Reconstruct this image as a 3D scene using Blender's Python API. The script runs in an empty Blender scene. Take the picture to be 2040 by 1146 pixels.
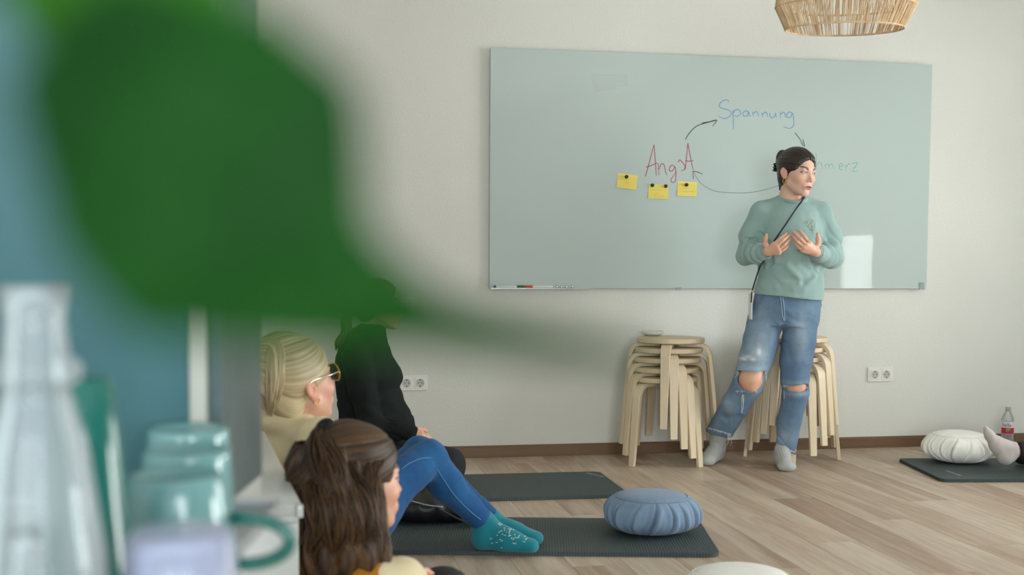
import bpy, bmesh, math, random
import numpy as np
from mathutils import Vector, Matrix

random.seed(7)
RNG = np.random.default_rng(7)
SC = bpy.context.scene
COL = SC.collection
PI = math.pi

# ------------------------------------------------------------------ camera
FPX, PCX, PCY = 2400.0, 1020.0, 670.0            # focal length and optical centre in pixels of the 2040x1146 frame
YAW, PITCH, ROLL, HC = 0.1859, -0.0627, 0.0053, 1.0465
YW = 6.2835                                       # the board wall stands at y = YW, its run is along x


def cam_axes():
    cy, sy = math.cos(YAW), math.sin(YAW)
    f = np.array([sy*math.cos(PITCH), cy*math.cos(PITCH), math.sin(PITCH)])
    r = np.array([cy, -sy, 0.0])
    u = np.cross(r, f)
    c, s = math.cos(ROLL), math.sin(ROLL)
    return c*r+s*u, -s*r+c*u, f


CR, CU, CF = cam_axes()
CO = np.array([0.0, 0.0, HC])
cam = bpy.data.cameras.new('camera')
camo = bpy.data.objects.new('camera', cam)
COL.objects.link(camo)
m = Matrix.Identity(4)
for i in range(3):
    m[i][0], m[i][1], m[i][2], m[i][3] = CR[i], CU[i], -CF[i], CO[i]
camo.matrix_world = m
cam.sensor_width = 36.0
cam.lens = FPX/2040*36
cam.shift_y = (PCY-573)/2040
cam.clip_start = 0.02
cam.dof.use_dof = True
cam.dof.focus_distance = 6.0
cam.dof.aperture_fstop = 42.35/11.5
cam.dof.aperture_blades = 0
SC.camera = camo

# ------------------------------------------------------------------ world, lights, exposure
SC.view_settings.view_transform = 'Standard'
SC.view_settings.look = 'None'
SC.view_settings.exposure = 0.0
SC.view_settings.gamma = 1.0
SC.view_settings.use_curve_mapping = False
w = bpy.data.worlds.new('sky')
SC.world = w
w.use_nodes = True
w.node_tree.nodes['Background'].inputs[0].default_value = (0.80, 0.90, 1.0, 1)
w.node_tree.nodes['Background'].inputs[1].default_value = 1.2
SC.cycles.use_denoising = True
SC.cycles.max_bounces = 8
SC.cycles.sample_clamp_indirect = 8.0


def area(name, loc, target, sx, sy, power, color):
    l = bpy.data.lights.new(name, 'AREA')
    l.shape = 'RECTANGLE'
    l.size, l.size_y, l.energy, l.color = sx, sy, power, color
    o = bpy.data.objects.new(name, l)
    COL.objects.link(o)
    o.location = loc
    o.rotation_euler = (Vector(target)-Vector(loc)).to_track_quat('-Z', 'Y').to_euler()
    return o


# daylight entering through the real window openings of the right wall and the rear wall
XR, XL, YB, ZC = 5.45, -2.6, -3.0, 2.85
WIN_R = [(1.10, 1.92, .20, 1.38), (3.15, 5.25, .55, 2.35)]   # window spans along y in the right wall, with sill and head height
WIN_B = [(-2.3, -.5, .55, 2.35), (0.0, 1.8, .55, 2.35)]     # window spans along x in the rear wall
for a, b, z0, z1 in WIN_R:
    area('window_daylight', (XR+.20, (a+b)/2, (z0+z1)/2), (0, (a+b)/2, (z0+z1)/2), b-a, z1-z0, (135 if z1 < 2 else 44)*(b-a)*(z1-z0), (1.0, .995, .98))
for a, b, z0, z1 in WIN_B:
    area('window_daylight', ((a+b)/2, YB-.20, (z0+z1)/2), ((a+b)/2, 3, (z0+z1)/2), b-a, z1-z0, 57*(b-a)*(z1-z0), (.95, .98, 1.0))


# ------------------------------------------------------------------ pixel helpers (a photo pixel plus a real distance gives a place in the room)
def ray(x, y):
    return CF+CR*((x-PCX)/FPX)-CU*((y-PCY)/FPX)


def on_plane(x, y, n, c):
    d = ray(x, y)
    n = np.asarray(n, float)
    return CO+d*((c-CO@n)/(d@n))


def on_floor(x, y, z=0.0):
    return on_plane(x, y, (0, 0, 1), z)


def on_wall(x, y, Y=YW):
    return on_plane(x, y, (0, 1, 0), Y)


def at_depth(x, y, d):
    return CO+ray(x, y)*d


EX = np.array([math.cos(YAW), -math.sin(YAW), 0])
EY = np.array([math.sin(YAW), math.cos(YAW), 0])


class Stage:
    """a local frame standing on the floor: x to the right of the view, y away from the camera, z up"""

    def __init__(s, x, dist):
        d = ray(x, 519)
        p = CO+d*(dist/(d@EY))
        s.B = np.array([p[0], p[1], 0.0])
        s.dist = dist
        s.px = dist/FPX                            # metres per pixel

    def loc(s, P):
        q = np.asarray(P, float)-s.B
        return np.array([q@EX, q@EY, q[2]])

    def p(s, x, y, dy=0.0):
        return s.loc(on_plane(x, y, EY, s.B@EY+dy))

    def f(s, x, y, z=0.0):
        return s.loc(on_floor(x, y, z))


# ------------------------------------------------------------------ object helpers
def link(o, parent=None):
    COL.objects.link(o)
    if parent is not None:
        o.parent = parent
    return o


def thing(name, label, cat, loc=(0, 0, 0), rz=0.0, group=None):
    o = bpy.data.objects.new(name, None)
    COL.objects.link(o)
    o.empty_display_size = .05
    o.location = loc
    o.rotation_euler = (0, 0, rz)
    return tag(o, label, cat, group)


def tag(o, label=None, cat=None, group=None, kind=None):
    if label: o['label'] = label
    if cat: o['category'] = cat
    if group: o['group'] = group
    if kind: o['kind'] = kind
    return o


def mobj(name, V, Fc, mat, parent=None, smooth=True, cols=None):
    me = bpy.data.meshes.new(name)
    V = np.asarray(V, np.float32)
    if isinstance(Fc, np.ndarray):
        n, k = Fc.shape
        me.vertices.add(len(V))
        me.vertices.foreach_set('co', V.ravel())
        me.loops.add(n*k)
        me.loops.foreach_set('vertex_index', Fc.astype(np.int32).ravel())
        me.polygons.add(n)
        me.polygons.foreach_set('loop_start', np.arange(0, n*k, k, dtype=np.int32))
        me.polygons.foreach_set('loop_total', np.full(n, k, np.int32))
        me.update(calc_edges=True)
    else:
        me.from_pydata([tuple(map(float, v)) for v in V], [], Fc)
    if smooth:
        me.polygons.foreach_set('use_smooth', np.ones(len(me.polygons), bool))
    if cols is not None:
        at = me.color_attributes.new('Col', 'FLOAT_COLOR', 'POINT')
        c = np.ones((len(V), 4), np.float32)
        c[:, :3] = cols
        at.data.foreach_set('color', c.ravel())
    if mat is not None:
        me.materials.append(mat)
    o = bpy.data.objects.new(name, me)
    return link(o, parent)


def bobj(name, bm, mat, parent=None, smooth=False, auto=None):
    me = bpy.data.meshes.new(name)
    bm.normal_update()
    bm.to_mesh(me)
    bm.free()
    if smooth:
        me.polygons.foreach_set('use_smooth', np.ones(len(me.polygons), bool))
        if auto is not None:
            me.set_sharp_from_angle(angle=auto)
    me.materials.append(mat)
    return link(bpy.data.objects.new(name, me), parent)


def bm_box(lo, hi, bev=0.0, seg=2):
    bm = bmesh.new()
    bmesh.ops.create_cube(bm, size=1)
    lo, hi = np.array(lo, float), np.array(hi, float)
    for v in bm.verts:
        v.co = Vector([(lo[i]+hi[i])/2+v.co[i]*(hi[i]-lo[i]) for i in range(3)])
    if bev > 0:
        bmesh.ops.bevel(bm, geom=bm.edges[:], offset=bev, segments=seg, profile=.5, affect='EDGES')
    return bm


def bm_add(bm, other):
    me = bpy.data.meshes.new('t')
    other.to_mesh(me)
    other.free()
    bm.from_mesh(me)
    bpy.data.meshes.remove(me)
    return bm


def lathe(profile, n=48, caps=False):
    """profile of (r, z) turned round z; returns verts and quads"""
    V, Q = [], []
    for r, z in profile:
        for k in range(n):
            a = 2*PI*k/n
            V.append((r*math.cos(a), r*math.sin(a), z))
    for i in range(len(profile)-1):
        for k in range(n):
            Q.append((i*n+k, i*n+(k+1) % n, (i+1)*n+(k+1) % n, (i+1)*n+k))
    return V, Q


def tube(P, R, n=8, cap=True, up=(0, 0, 1), flat=1.0):
    """tube along polyline P with radii R; flat < 1 squashes it along the frame's second axis"""
    P = np.asarray(P, float)
    R = np.full(len(P), R, float) if np.isscalar(R) else np.asarray(R, float)
    T = np.gradient(P, axis=0)
    T /= np.linalg.norm(T, axis=1)[:, None]+1e-12
    V, Q = [], []
    u0 = np.array(up, float)
    if abs(u0@T[0]) > .95:
        u0 = np.array([1, 0, 0.])
    N = None
    for i in range(len(P)):
        a = u0 if N is None else N
        a = a-T[i]*(a@T[i])
        N = a/np.linalg.norm(a)
        Bn = np.cross(T[i], N)
        for k in range(n):
            t = 2*PI*k/n
            V.append(P[i]+R[i]*(math.cos(t)*Bn+math.sin(t)*N*flat))
    for i in range(len(P)-1):
        for k in range(n):
            Q.append((i*n+k, i*n+(k+1) % n, (i+1)*n+(k+1) % n, (i+1)*n+k))
    if cap:
        Q.append(tuple(range(n))[::-1])
        Q.append(tuple((len(P)-1)*n+k for k in range(n)))
    return V, Q


def merge(parts):
    V, Q = [], []
    for v, q in parts:
        o = len(V)
        V.extend(v)
        Q.extend([tuple(i+o for i in f) for f in q])
    return V, Q


def spline(P, n=8):
    """Catmull-Rom through P"""
    P = np.asarray(P, float)
    if len(P) < 3:
        return np.array([P[0]+(P[-1]-P[0])*t for t in np.linspace(0, 1, n+1)])
    A = np.vstack([2*P[0]-P[1], P, 2*P[-1]-P[-2]])
    out = []
    for i in range(1, len(A)-2):
        for t in np.linspace(0, 1, n, endpoint=False):
            a, b, c, d = A[i-1:i+3]
            out.append(.5*((2*b)+(-a+c)*t+(2*a-5*b+4*c-d)*t*t+(-a+3*b-3*c+d)*t**3))
    out.append(P[-1])
    return np.array(out)


# ------------------------------------------------------------------ materials (all procedural)
def s2l(c):
    return tuple(((v/255)/12.92 if v/255 <= .04045 else ((v/255+.055)/1.055)**2.4) for v in c)


class NT:
    def __init__(s, name):
        s.m = bpy.data.materials.new(name)
        s.m.use_nodes = True
        s.n, s.l = s.m.node_tree.nodes, s.m.node_tree.links
        s.b = s.n['Principled BSDF']
        s._co = None

    def node(s, t, **kw):
        n = s.n.new(t)
        for k, v in kw.items():
            if k.startswith('i_'):
                n.inputs[k[2:].replace('_', ' ')].default_value = v
            else:
                setattr(n, k, v)
        return n

    def coords(s, scale=(1, 1, 1), rnd=False, out='Object', rot=(0, 0, 0)):
        tc = s.node('ShaderNodeTexCoord')
        mp = s.node('ShaderNodeMapping')
        mp.inputs['Scale'].default_value = scale
        mp.inputs['Rotation'].default_value = rot
        s.l.new(tc.outputs[out], mp.inputs['Vector'])
        if rnd:
            oi = s.node('ShaderNodeObjectInfo')
            vm = s.node('ShaderNodeVectorMath', operation='SCALE')
            vm.inputs[0].default_value = (37.1, 91.7, 53.3)
            s.l.new(oi.outputs['Random'], vm.inputs['Scale'])
            s.l.new(vm.outputs[0], mp.inputs['Location'])
        return mp.outputs[0]

    def noise(s, vec, scale, detail=4, rough=.55, dist=0.0):
        n = s.node('ShaderNodeTexNoise')
        n.inputs['Scale'].default_value = scale
        n.inputs['Detail'].default_value = detail
        n.inputs['Roughness'].default_value = rough
        n.inputs['Distortion'].default_value = dist
        s.l.new(vec, n.inputs['Vector'])
        return n.outputs['Fac']

    def ramp(s, fac, stops):
        r = s.node('ShaderNodeValToRGB')
        e = r.color_ramp.elements
        while len(e) < len(stops):
            e.new(.5)
        for el, (p, c) in zip(e, stops):
            el.position = p
            el.color = (*c, 1)
        s.l.new(fac, r.inputs[0])
        return r.outputs[0]

    def mix(s, a, b, fac, mode='MIX'):
        mx = s.node('ShaderNodeMix', data_type='RGBA', blend_type=mode)
        for sock, v in ((mx.inputs[0], fac), (mx.inputs[6], a), (mx.inputs[7], b)):
            if isinstance(v, (int, float)):
                sock.default_value = v
            elif isinstance(v, tuple):
                sock.default_value = (*v, 1)
            else:
                s.l.new(v, sock)
        return mx.outputs[2]

    def color(s, c):
        if isinstance(c, tuple):
            s.b.inputs['Base Color'].default_value = (*c, 1)
        else:
            s.l.new(c, s.b.inputs['Base Color'])

    def bump(s, h, strength=.2, dist=.002, prev=None):
        b = s.node('ShaderNodeBump')
        b.inputs['Strength'].default_value = strength
        b.inputs['Distance'].default_value = dist
        s.l.new(h, b.inputs['Height'])
        if prev is not None:
            s.l.new(prev, b.inputs['Normal'])
        s.l.new(b.outputs[0], s.b.inputs['Normal'])
        return b.outputs[0]

    def set(s, **kw):
        for k, v in kw.items():
            s.b.inputs[k.replace('_', ' ')].default_value = v
        return s


def simple(name, rgb, rough=.5, var=.06, vs=12.0, bump=.0, bs=200.0, bd=.001, metal=0.0, spec=.5, attr=False, scale=(1, 1, 1), sheen=0.0, sss=0.0, rnd=False):
    t = NT(name)
    co = t.coords(scale, rnd)
    n = t.noise(co, vs, 4)
    base = s2l(rgb)
    if attr:
        a = t.node('ShaderNodeAttribute', attribute_name='Col')
        dark = t.mix(a.outputs['Color'], (1-var*2.2,)*3, 1.0, 'MULTIPLY')
        t.color(t.mix(dark, a.outputs['Color'], n))
    else:
        lo, hi = tuple(v*(1-var*2) for v in base), tuple(min(1, v*(1+var*2)) for v in base)
        t.color(t.ramp(n, [(.25, lo), (.75, hi)]))
    t.set(Roughness=rough, Metallic=metal, Specular_IOR_Level=spec)
    if sheen:
        t.set(Sheen_Weight=sheen, Sheen_Roughness=.5)
    if sss:
        t.set(Subsurface_Weight=sss, Subsurface_Scale=.006)
        t.b.inputs['Subsurface Radius'].default_value = (1, .35, .2)
    if bump:
        t.bump(t.noise(co, bs, 3), bump, bd)
    return t.m


def glass(name, rgb, alpha=.25, rough=.03):
    """thin clear glass or plastic: see-through with a sheen"""
    t = NT(name)
    tr = t.node('ShaderNodeBsdfTransparent')
    tr.inputs[0].default_value = (*s2l(rgb), 1)
    t.color(s2l(rgb))
    t.set(Roughness=rough, Specular_IOR_Level=.6)
    fr = t.node('ShaderNodeFresnel')
    fr.inputs[0].default_value = 1.45
    mt = t.node('ShaderNodeMath', operation='ADD')
    mt.inputs[1].default_value = alpha
    t.l.new(fr.outputs[0], mt.inputs[0])
    mx = t.node('ShaderNodeMixShader')
    t.l.new(mt.outputs[0], mx.inputs[0])
    t.l.new(tr.outputs[0], mx.inputs[1])
    t.l.new(t.b.outputs[0], mx.inputs[2])
    t.l.new(mx.outputs[0], t.n['Material Output'].inputs[0])
    return t.m


def wood(name, c0, c1, rough=.5, stretch=(1, 1, .06), s=60, rnd=True, c2=None):
    t = NT(name)
    co = t.coords(stretch, rnd)
    g = t.noise(co, s, 5, .6, .3)
    co2 = t.coords((1, 1, 1), rnd)
    big = t.noise(co2, 3, 2)
    col = t.ramp(g, [(.3, s2l(c0)), (.7, s2l(c1))])
    t.color(t.mix(col, s2l(c2 or c1), big))
    t.set(Roughness=rough)
    t.bump(g, .08, .001)
    return t.m


# ------------------------------------------------------------------ signed-distance modelling: bodies and cloth as one continuous surface
def vnoise(P, seed=0):
    """smooth lattice noise in -1..1"""
    P = np.asarray(P, np.float32)
    i = np.floor(P).astype(np.int64)
    f = P-i
    f = f*f*(3-2*f)

    def h(a, b, c):
        n = (a*374761393+b*668265263+c*2147483647+seed*974711) & 0xffffffff
        n = ((n ^ (n >> 13))*1274126177) & 0xffffffff
        return ((n ^ (n >> 16)) & 0xffff)/32767.5-1
    x, y, z = i[..., 0], i[..., 1], i[..., 2]
    u, v, ww = f[..., 0], f[..., 1], f[..., 2]
    c00 = h(x, y, z)*(1-u)+h(x+1, y, z)*u
    c10 = h(x, y+1, z)*(1-u)+h(x+1, y+1, z)*u
    c01 = h(x, y, z+1)*(1-u)+h(x+1, y, z+1)*u
    c11 = h(x, y+1, z+1)*(1-u)+h(x+1, y+1, z+1)*u
    return (c00*(1-v)+c10*v)*(1-ww)+(c01*(1-v)+c11*v)*ww


def rotm(ax, ay, az):
    return np.array(Matrix.Rotation(az, 3, 'Z') @ Matrix.Rotation(ay, 3, 'Y') @ Matrix.Rotation(ax, 3, 'X'))


class Field:
    def __init__(s, lo, hi, h):
        s.lo, s.h = np.array(lo, np.float32), h
        s.n = np.ceil((np.array(hi)-np.array(lo))/h).astype(int)+1
        s.F = np.full(tuple(s.n), .5, np.float32)
        s.ax = [s.lo[i]+h*np.arange(s.n[i], dtype=np.float32) for i in range(3)]

    def _blk(s, lo, hi):
        a = np.clip(np.floor((np.array(lo)-s.lo)/s.h).astype(int), 0, s.n)
        b = np.clip(np.ceil((np.array(hi)-s.lo)/s.h).astype(int)+1, 0, s.n)
        if (b <= a).any():
            return None, None
        sl = tuple(slice(a[i], b[i]) for i in range(3))
        return sl, (s.ax[0][sl[0]][:, None, None], s.ax[1][sl[1]][None, :, None], s.ax[2][sl[2]][None, None, :])

    def _op(s, sl, d, k, op):
        A = s.F[sl]
        if op == 'u':
            hh = np.maximum(k-np.abs(A-d), 0)/max(k, 1e-6)
            s.F[sl] = np.minimum(A, d)-hh*hh*k*.25
        elif op == 's':
            d = -d
            hh = np.maximum(k-np.abs(A-d), 0)/max(k, 1e-6)
            s.F[sl] = np.maximum(A, d)+hh*hh*k*.25
        elif op == 'i':
            hh = np.maximum(k-np.abs(A-d), 0)/max(k, 1e-6)
            s.F[sl] = np.maximum(A, d)+hh*hh*k*.25

    def cone(s, a, b, ra, rb=None, k=.01, op='u'):
        rb = ra if rb is None else rb
        a, b = np.array(a, np.float32), np.array(b, np.float32)
        mg = max(ra, rb)+k+3*s.h
        sl, X = s._blk(np.minimum(a, b)-mg, np.maximum(a, b)+mg)
        if sl is None:
            return s
        ba = b-a
        L = float(ba@ba)+1e-12
        t = np.clip(((X[0]-a[0])*ba[0]+(X[1]-a[1])*ba[1]+(X[2]-a[2])*ba[2])/L, 0, 1)
        d = np.sqrt((X[0]-a[0]-t*ba[0])**2+(X[1]-a[1]-t*ba[1])**2+(X[2]-a[2]-t*ba[2])**2)-(ra+(rb-ra)*t)
        s._op(sl, d, k, op)
        return s

    def chain(s, pts, rs, k=.01, op='u'):
        for i in range(len(pts)-1):
            s.cone(pts[i], pts[i+1], rs[i], rs[i+1], k, op)
        return s

    def ell(s, c, r, k=.01, op='u', rot=None):
        c, r = np.array(c, np.float32), np.array(r, np.float32)
        R = np.eye(3) if rot is None else (rotm(*rot) if len(np.shape(rot)) == 1 else rot)
        ext = np.sqrt(((R*r[None, :])**2).sum(1))+k+3*s.h
        sl, X = s._blk(c-ext, c+ext)
        if sl is None:
            return s
        q = [X[i]-c[i] for i in range(3)]
        if rot is not None:
            q = [R[0, i]*q[0]+R[1, i]*q[1]+R[2, i]*q[2] for i in range(3)]
        k0 = np.sqrt((q[0]/r[0])**2+(q[1]/r[1])**2+(q[2]/r[2])**2)
        k1 = np.sqrt((q[0]/r[0]**2)**2+(q[1]/r[1]**2)**2+(q[2]/r[2]**2)**2)+1e-9
        s._op(sl, k0*(k0-1)/k1, k, op)
        return s

    def loft(s, st, k=.01, op='u', zpad=.0):
        """st: rows of (z, cx, cy, rx, ry) - a trunk of oval sections"""
        st = np.array(sorted(st), np.float32)
        z = s.ax[2]
        c = [np.interp(z, st[:, 0], st[:, i]).astype(np.float32)[None, None, :] for i in range(1, 5)]
        X, Y, Z = s.ax[0][:, None, None], s.ax[1][None, :, None], z[None, None, :]
        q = np.sqrt(((X-c[0])/c[2])**2+((Y-c[1])/c[3])**2)
        d = (q-1)*np.minimum(c[2], c[3])
        d = np.maximum(d, np.maximum(st[0, 0]-zpad-Z, Z-st[-1, 0]-zpad))
        s._op((slice(None),)*3, d, k, op)
        return s

    def half(s, p, n, k=.004):
        """keep the side the normal points away from"""
        p, n = np.array(p, np.float32), np.array(n, np.float32)
        n = n/np.linalg.norm(n)
        d = (s.ax[0][:, None, None]-p[0])*n[0]+(s.ax[1][None, :, None]-p[1])*n[1]+(s.ax[2][None, None, :]-p[2])*n[2]
        s._op((slice(None),)*3, d, k, 'i')
        return s

    def disp(s, fn, band=.03):
        m = np.abs(s.F) < band
        I = np.argwhere(m)
        P = s.lo+I*s.h
        s.F[m] += fn(P.astype(np.float32)).astype(np.float32)
        return s

    def mesh(s):
        F = s.F
        ins = F < 0
        c = [ins[i:F.shape[0]-1+i, j:F.shape[1]-1+j, k:F.shape[2]-1+k] for i in (0, 1) for j in (0, 1) for k in (0, 1)]
        cnt = sum(x.astype(np.int8) for x in c)
        act = (cnt > 0) & (cnt < 8)
        I = np.argwhere(act)
        off = np.array([(i, j, k) for i in (0, 1) for j in (0, 1) for k in (0, 1)])
        val = np.stack([F[I[:, 0]+o[0], I[:, 1]+o[1], I[:, 2]+o[2]] for o in off], 1)
        E = [(a, b) for a in range(8) for b in range(a+1, 8) if np.abs(off[a]-off[b]).sum() == 1]
        acc = np.zeros((len(I), 3), np.float32)
        n = np.zeros(len(I), np.float32)
        for a, b in E:
            va, vb = val[:, a], val[:, b]
            mk = (va < 0) != (vb < 0)
            t = np.where(mk, va/np.where(mk, va-vb, 1), 0)
            p = off[a][None, :]+t[:, None]*(off[b]-off[a])[None, :]
            acc += np.where(mk[:, None], p, 0)
            n += mk
        V = s.lo+(I+acc/n[:, None])*s.h
        idx = np.full(act.shape, -1, np.int32)
        idx[act] = np.arange(len(I))
        Q = []
        for ax in range(3):
            sl0 = [slice(None)]*3
            sl1 = [slice(None)]*3
            sl0[ax] = slice(0, -1)
            sl1[ax] = slice(1, None)
            A, Bq = ins[tuple(sl0)], ins[tuple(sl1)]
            J = np.argwhere(A != Bq)
            o1, o2 = [(1, 2), (2, 0), (0, 1)][ax]
            ok = (J[:, o1] > 0) & (J[:, o2] > 0) & (J[:, o1] < F.shape[o1]-1) & (J[:, o2] < F.shape[o2]-1)
            J = J[ok]

            def at(d1, d2):
                K = J.copy()
                K[:, o1] += d1
                K[:, o2] += d2
                return idx[K[:, 0], K[:, 1], K[:, 2]]
            q = np.stack([at(-1, -1), at(0, -1), at(0, 0), at(-1, 0)], 1)
            flip = ~A[J[:, 0], J[:, 1], J[:, 2]]
            q[flip] = q[flip][:, ::-1]
            Q.append(q)
        Q = np.concatenate(Q)
        Q = Q[(Q >= 0).all(1)]
        return V.astype(np.float32), Q


def join_np(parts):
    V, Q, C, o = [], [], [], 0
    for v, q, c in parts:
        V.append(v)
        Q.append(q+o)
        C.append(np.broadcast_to(np.asarray(c, np.float32), (len(v), 3)))
        o += len(v)
    return np.concatenate(V), np.concatenate(Q), np.concatenate(C)


# ------------------------------------------------------------------ the setting
def mat_wall():
    t = NT('plaster')
    co = t.coords()
    n = t.noise(co, 95, 4, .6)
    big = t.noise(co, 1.3, 2)
    t.color(t.ramp(big, [(.3, s2l((221, 221, 214))), (.7, s2l((226, 226, 219)))]))
    t.set(Roughness=.85, Specular_IOR_Level=.2)
    t.bump(n, .55, .004)
    return t.m


M_WALL = mat_wall()
M_WHITE = simple('white_paint', (228, 227, 222), .5, .02)


def slab(name, lo, hi, mat, bev=0.0, parent=None, kind='structure'):
    o = bobj(name, bm_box(lo, hi, bev), mat, parent)
    if parent is None and kind:
        o['kind'] = kind
    return o


slab('wall_back', (XL-.2, YW, 0), (XR+.2, YW+.2, ZC), M_WALL)
slab('wall_left', (XL-.2, YB, 0), (XL, YW, ZC), M_WALL)
slab('ceiling', (XL-.2, YB-.2, ZC), (XR+.2, YW+.2, ZC+.15), simple('ceiling_paint', (228, 226, 220), .9, .02))


def wall_with_windows(name, spans, place):
    """place(a, b, z0, z1) -> box corners"""
    bm = bmesh.new()
    lo, hi = (YB, YW) if name == 'wall_right' else (XL-.2, XR+.2)
    cur = lo
    for a, b, z0, z1 in spans:
        bm_add(bm, bm_box(*place(cur, a, 0, ZC)))
        bm_add(bm, bm_box(*place(a, b, 0, z0)))
        bm_add(bm, bm_box(*place(a, b, z1, ZC)))
        cur = b
    bm_add(bm, bm_box(*place(cur, hi, 0, ZC)))
    o = bobj(name, bm, M_WALL)
    o['kind'] = 'structure'


wall_with_windows('wall_right', WIN_R, lambda a, b, z0, z1: ((XR, a, z0), (XR+.16, b, z1)))
wall_with_windows('wall_rear', WIN_B, lambda a, b, z0, z1: ((a, YB-.16, z0), (b, YB, z1)))
M_PANE = glass('window_glass', (250, 252, 252), .02)
k = 0
for side, spans in (('r', WIN_R), ('b', WIN_B)):
    for a, b, WZ0, WZ1 in spans:
        k += 1
        root = bpy.data.objects.new('window_%d' % k, None)
        link(root)
        root['kind'] = 'structure'

        def pl(u0, u1, z0, z1, t0, t1):
            return ((XR+t0, u0, z0), (XR+t1, u1, z1)) if side == 'r' else ((u0, YB-t1, z0), (u1, YB-t0, z1))
        mid = (a+b)/2
        bars = [(a, b, WZ0, WZ0+.07), (a, b, WZ1-.07, WZ1), (a, a+.07, WZ0+.07, WZ1-.07), (b-.07, b, WZ0+.07, WZ1-.07)]
        wide = b-a > 1
        if wide:
            bars.append((mid-.035, mid+.035, WZ0+.07, WZ1-.07))
        for u0, u1, z0, z1 in bars:
            bobj('window_frame', bm_box(*pl(u0, u1, z0, z1, .05, .11), .004), M_WHITE, root)
        for u0, u1 in (((a+.07, mid-.035), (mid+.035, b-.07)) if wide else ((a+.07, b-.07),)):
            bobj('pane', bm_box(*pl(u0, u1, WZ0+.07, WZ1-.07, .078, .082)), M_PANE, root)

# floor: laminate planks laid towards the board wall, each a piece of its own


def mat_planks():
    t = NT('oak_laminate')
    oi = t.node('ShaderNodeObjectInfo')
    co = t.coords((1, .07, 1), True)
    g = t.noise(co, 55, 6, .62, .4)
    g2 = t.noise(co, 11, 3, .5, .8)
    tone = t.ramp(oi.outputs['Random'], [(0, s2l((164, 138, 117))), (.35, s2l((182, 159, 136))), (.7, s2l((200, 181, 160))), (1, s2l((178, 160, 141)))])
    grain = t.ramp(g, [(.25, (.70, .68, .66)), (.6, (1, 1, 1)), (.85, (1.18, 1.17, 1.16))])
    c = t.mix(tone, grain, 1.0, 'MULTIPLY')
    lime = t.ramp(g2, [(.45, (0, 0, 0)), (.75, (1, 1, 1))])
    c2 = t.mix(c, s2l((188, 170, 148)), .0)
    mx = t.mix(c, s2l((220, 209, 190)), lime)
    t.color(t.mix(c, mx, .55))
    t.set(Roughness=.42, Specular_IOR_Level=.45)
    t.bump(g, .1, .0008)
    return t.m


M_PLANK = mat_planks()
floor = slab('floor', (XL-.2, YB-.2, -.12), (XR+.2, YW+.2, -.008), simple('screed', (70, 60, 52), .8))
PW, PL = .192, 1.285
bm = bmesh.new()
bm_add(bm, bm_box((-PW/2+.0004, -PL/2+.0004, -.008), (PW/2-.0004, PL/2-.0004, 0), 0))
bmesh.ops.bevel(bm, geom=[e for e in bm.edges if all(v.co.z > -.001 for v in e.verts)], offset=.0009, segments=1, affect='EDGES')
plank_me = bpy.data.meshes.new('plank')
bm.to_mesh(plank_me)
bm.free()
plank_me.materials.append(M_PLANK)
for i in range(-9, 27):
    st = (i*.37*PL) % PL
    y = 1.2-st
    while y < YW:
        y0, y1 = y, min(y+PL, YW-.001)
        if y1 > y0+.02 and y1 > 1.3:
            o = bpy.data.objects.new('plank', plank_me)
            link(o, floor)
            o.location = ((i+.5)*PW, (y0+y1)/2, 0)
            o.scale = (1, (y1-y0)/PL, 1)
        y += PL
# the part of the floor behind the camera and beside the planks: same covering
bmf = bm_box((-9*PW-1.0, YB, -.008), (-9*PW, YW, 0))
bm_add(bmf, bm_box((-9*PW, YB, -.008), (27*PW+.4, 1.2-PL*.0, -.0004)))
o = bobj('floor_covering', bmf, M_PLANK, floor)

M_SKIRT = wood('walnut_skirting', (92, 70, 50), (122, 96, 70), .45, (.05, 1, 1), 60)
sk = bmesh.new()
bm_add(sk, bm_box((XL, YW-.016, 0), (XR, YW, .062), 0))
bmesh.ops.bevel(sk, geom=[e for e in sk.edges if all(v.co.z > .06 and v.co.y < YW-.01 for v in e.verts)], offset=.008, segments=3, affect='EDGES')
o = bobj('baseboard_back', sk, M_SKIRT)
o['kind'] = 'structure'
bobj('shadow_gap_strip', bm_box((XL, YW-.020, 0), (XR, YW-.016, .004)), M_SKIRT, o)

# ------------------------------------------------------------------ glass board and what is on it
BX0, BZ0, BWD, BHT = 1.0542, 0.9005, 2.5, 1.25
YBOARD = YW-.030                                  # front face of the glass
t = NT('pale_teal_glass')
t.color(s2l((189, 203, 199)))
t.set(Roughness=.03, Specular_IOR_Level=.55, Coat_Weight=.3, Coat_Roughness=.02)
M_BOARD = t.m
board = thing('whiteboard', 'large pale teal glass writing board mounted on the wall', 'whiteboard', (BX0+BWD/2, YBOARD, BZ0))


def bl(px, py, off=0.0):
    """pixel -> point on the board face, in the board's own frame"""
    p = on_wall(px, py, YBOARD-off)
    return np.array([p[0]-BX0-BWD/2, -off, p[2]-BZ0])


bobj('glass_panel', bm_box((-BWD/2, 0, 0), (BWD/2, .008, BHT), .0015), M_BOARD, board)
bobj('back_frame', bm_box((-BWD/2+.06, .008, .06), (BWD/2-.06, .030, BHT-.06)), simple('alu_back', (170, 172, 170), .4, metal=.6), board)
M_ALU = simple('brushed_alu', (190, 192, 190), .3, metal=.8)
M_CLEAR = glass('clear_plastic', (235, 240, 240), .22)
tl, tr = bl(976, 574), bl(1170, 575)
bobj('pen_tray', bm_add(bm_box((tl[0], -.028, -.004), (tr[0], 0, -.001)), bm_box((tl[0], -.030, -.004), (tr[0], -.028, .003))), M_ALU, board)
for px in (1352, 1836):
    c = bl(px, 571)
    hh = .006 if px < 1500 else .035
    bobj('edge_clip', bm_box((c[0]-.014, -.006, -.006), (c[0]+.014, .010, hh), .002), M_CLEAR, board)


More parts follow.
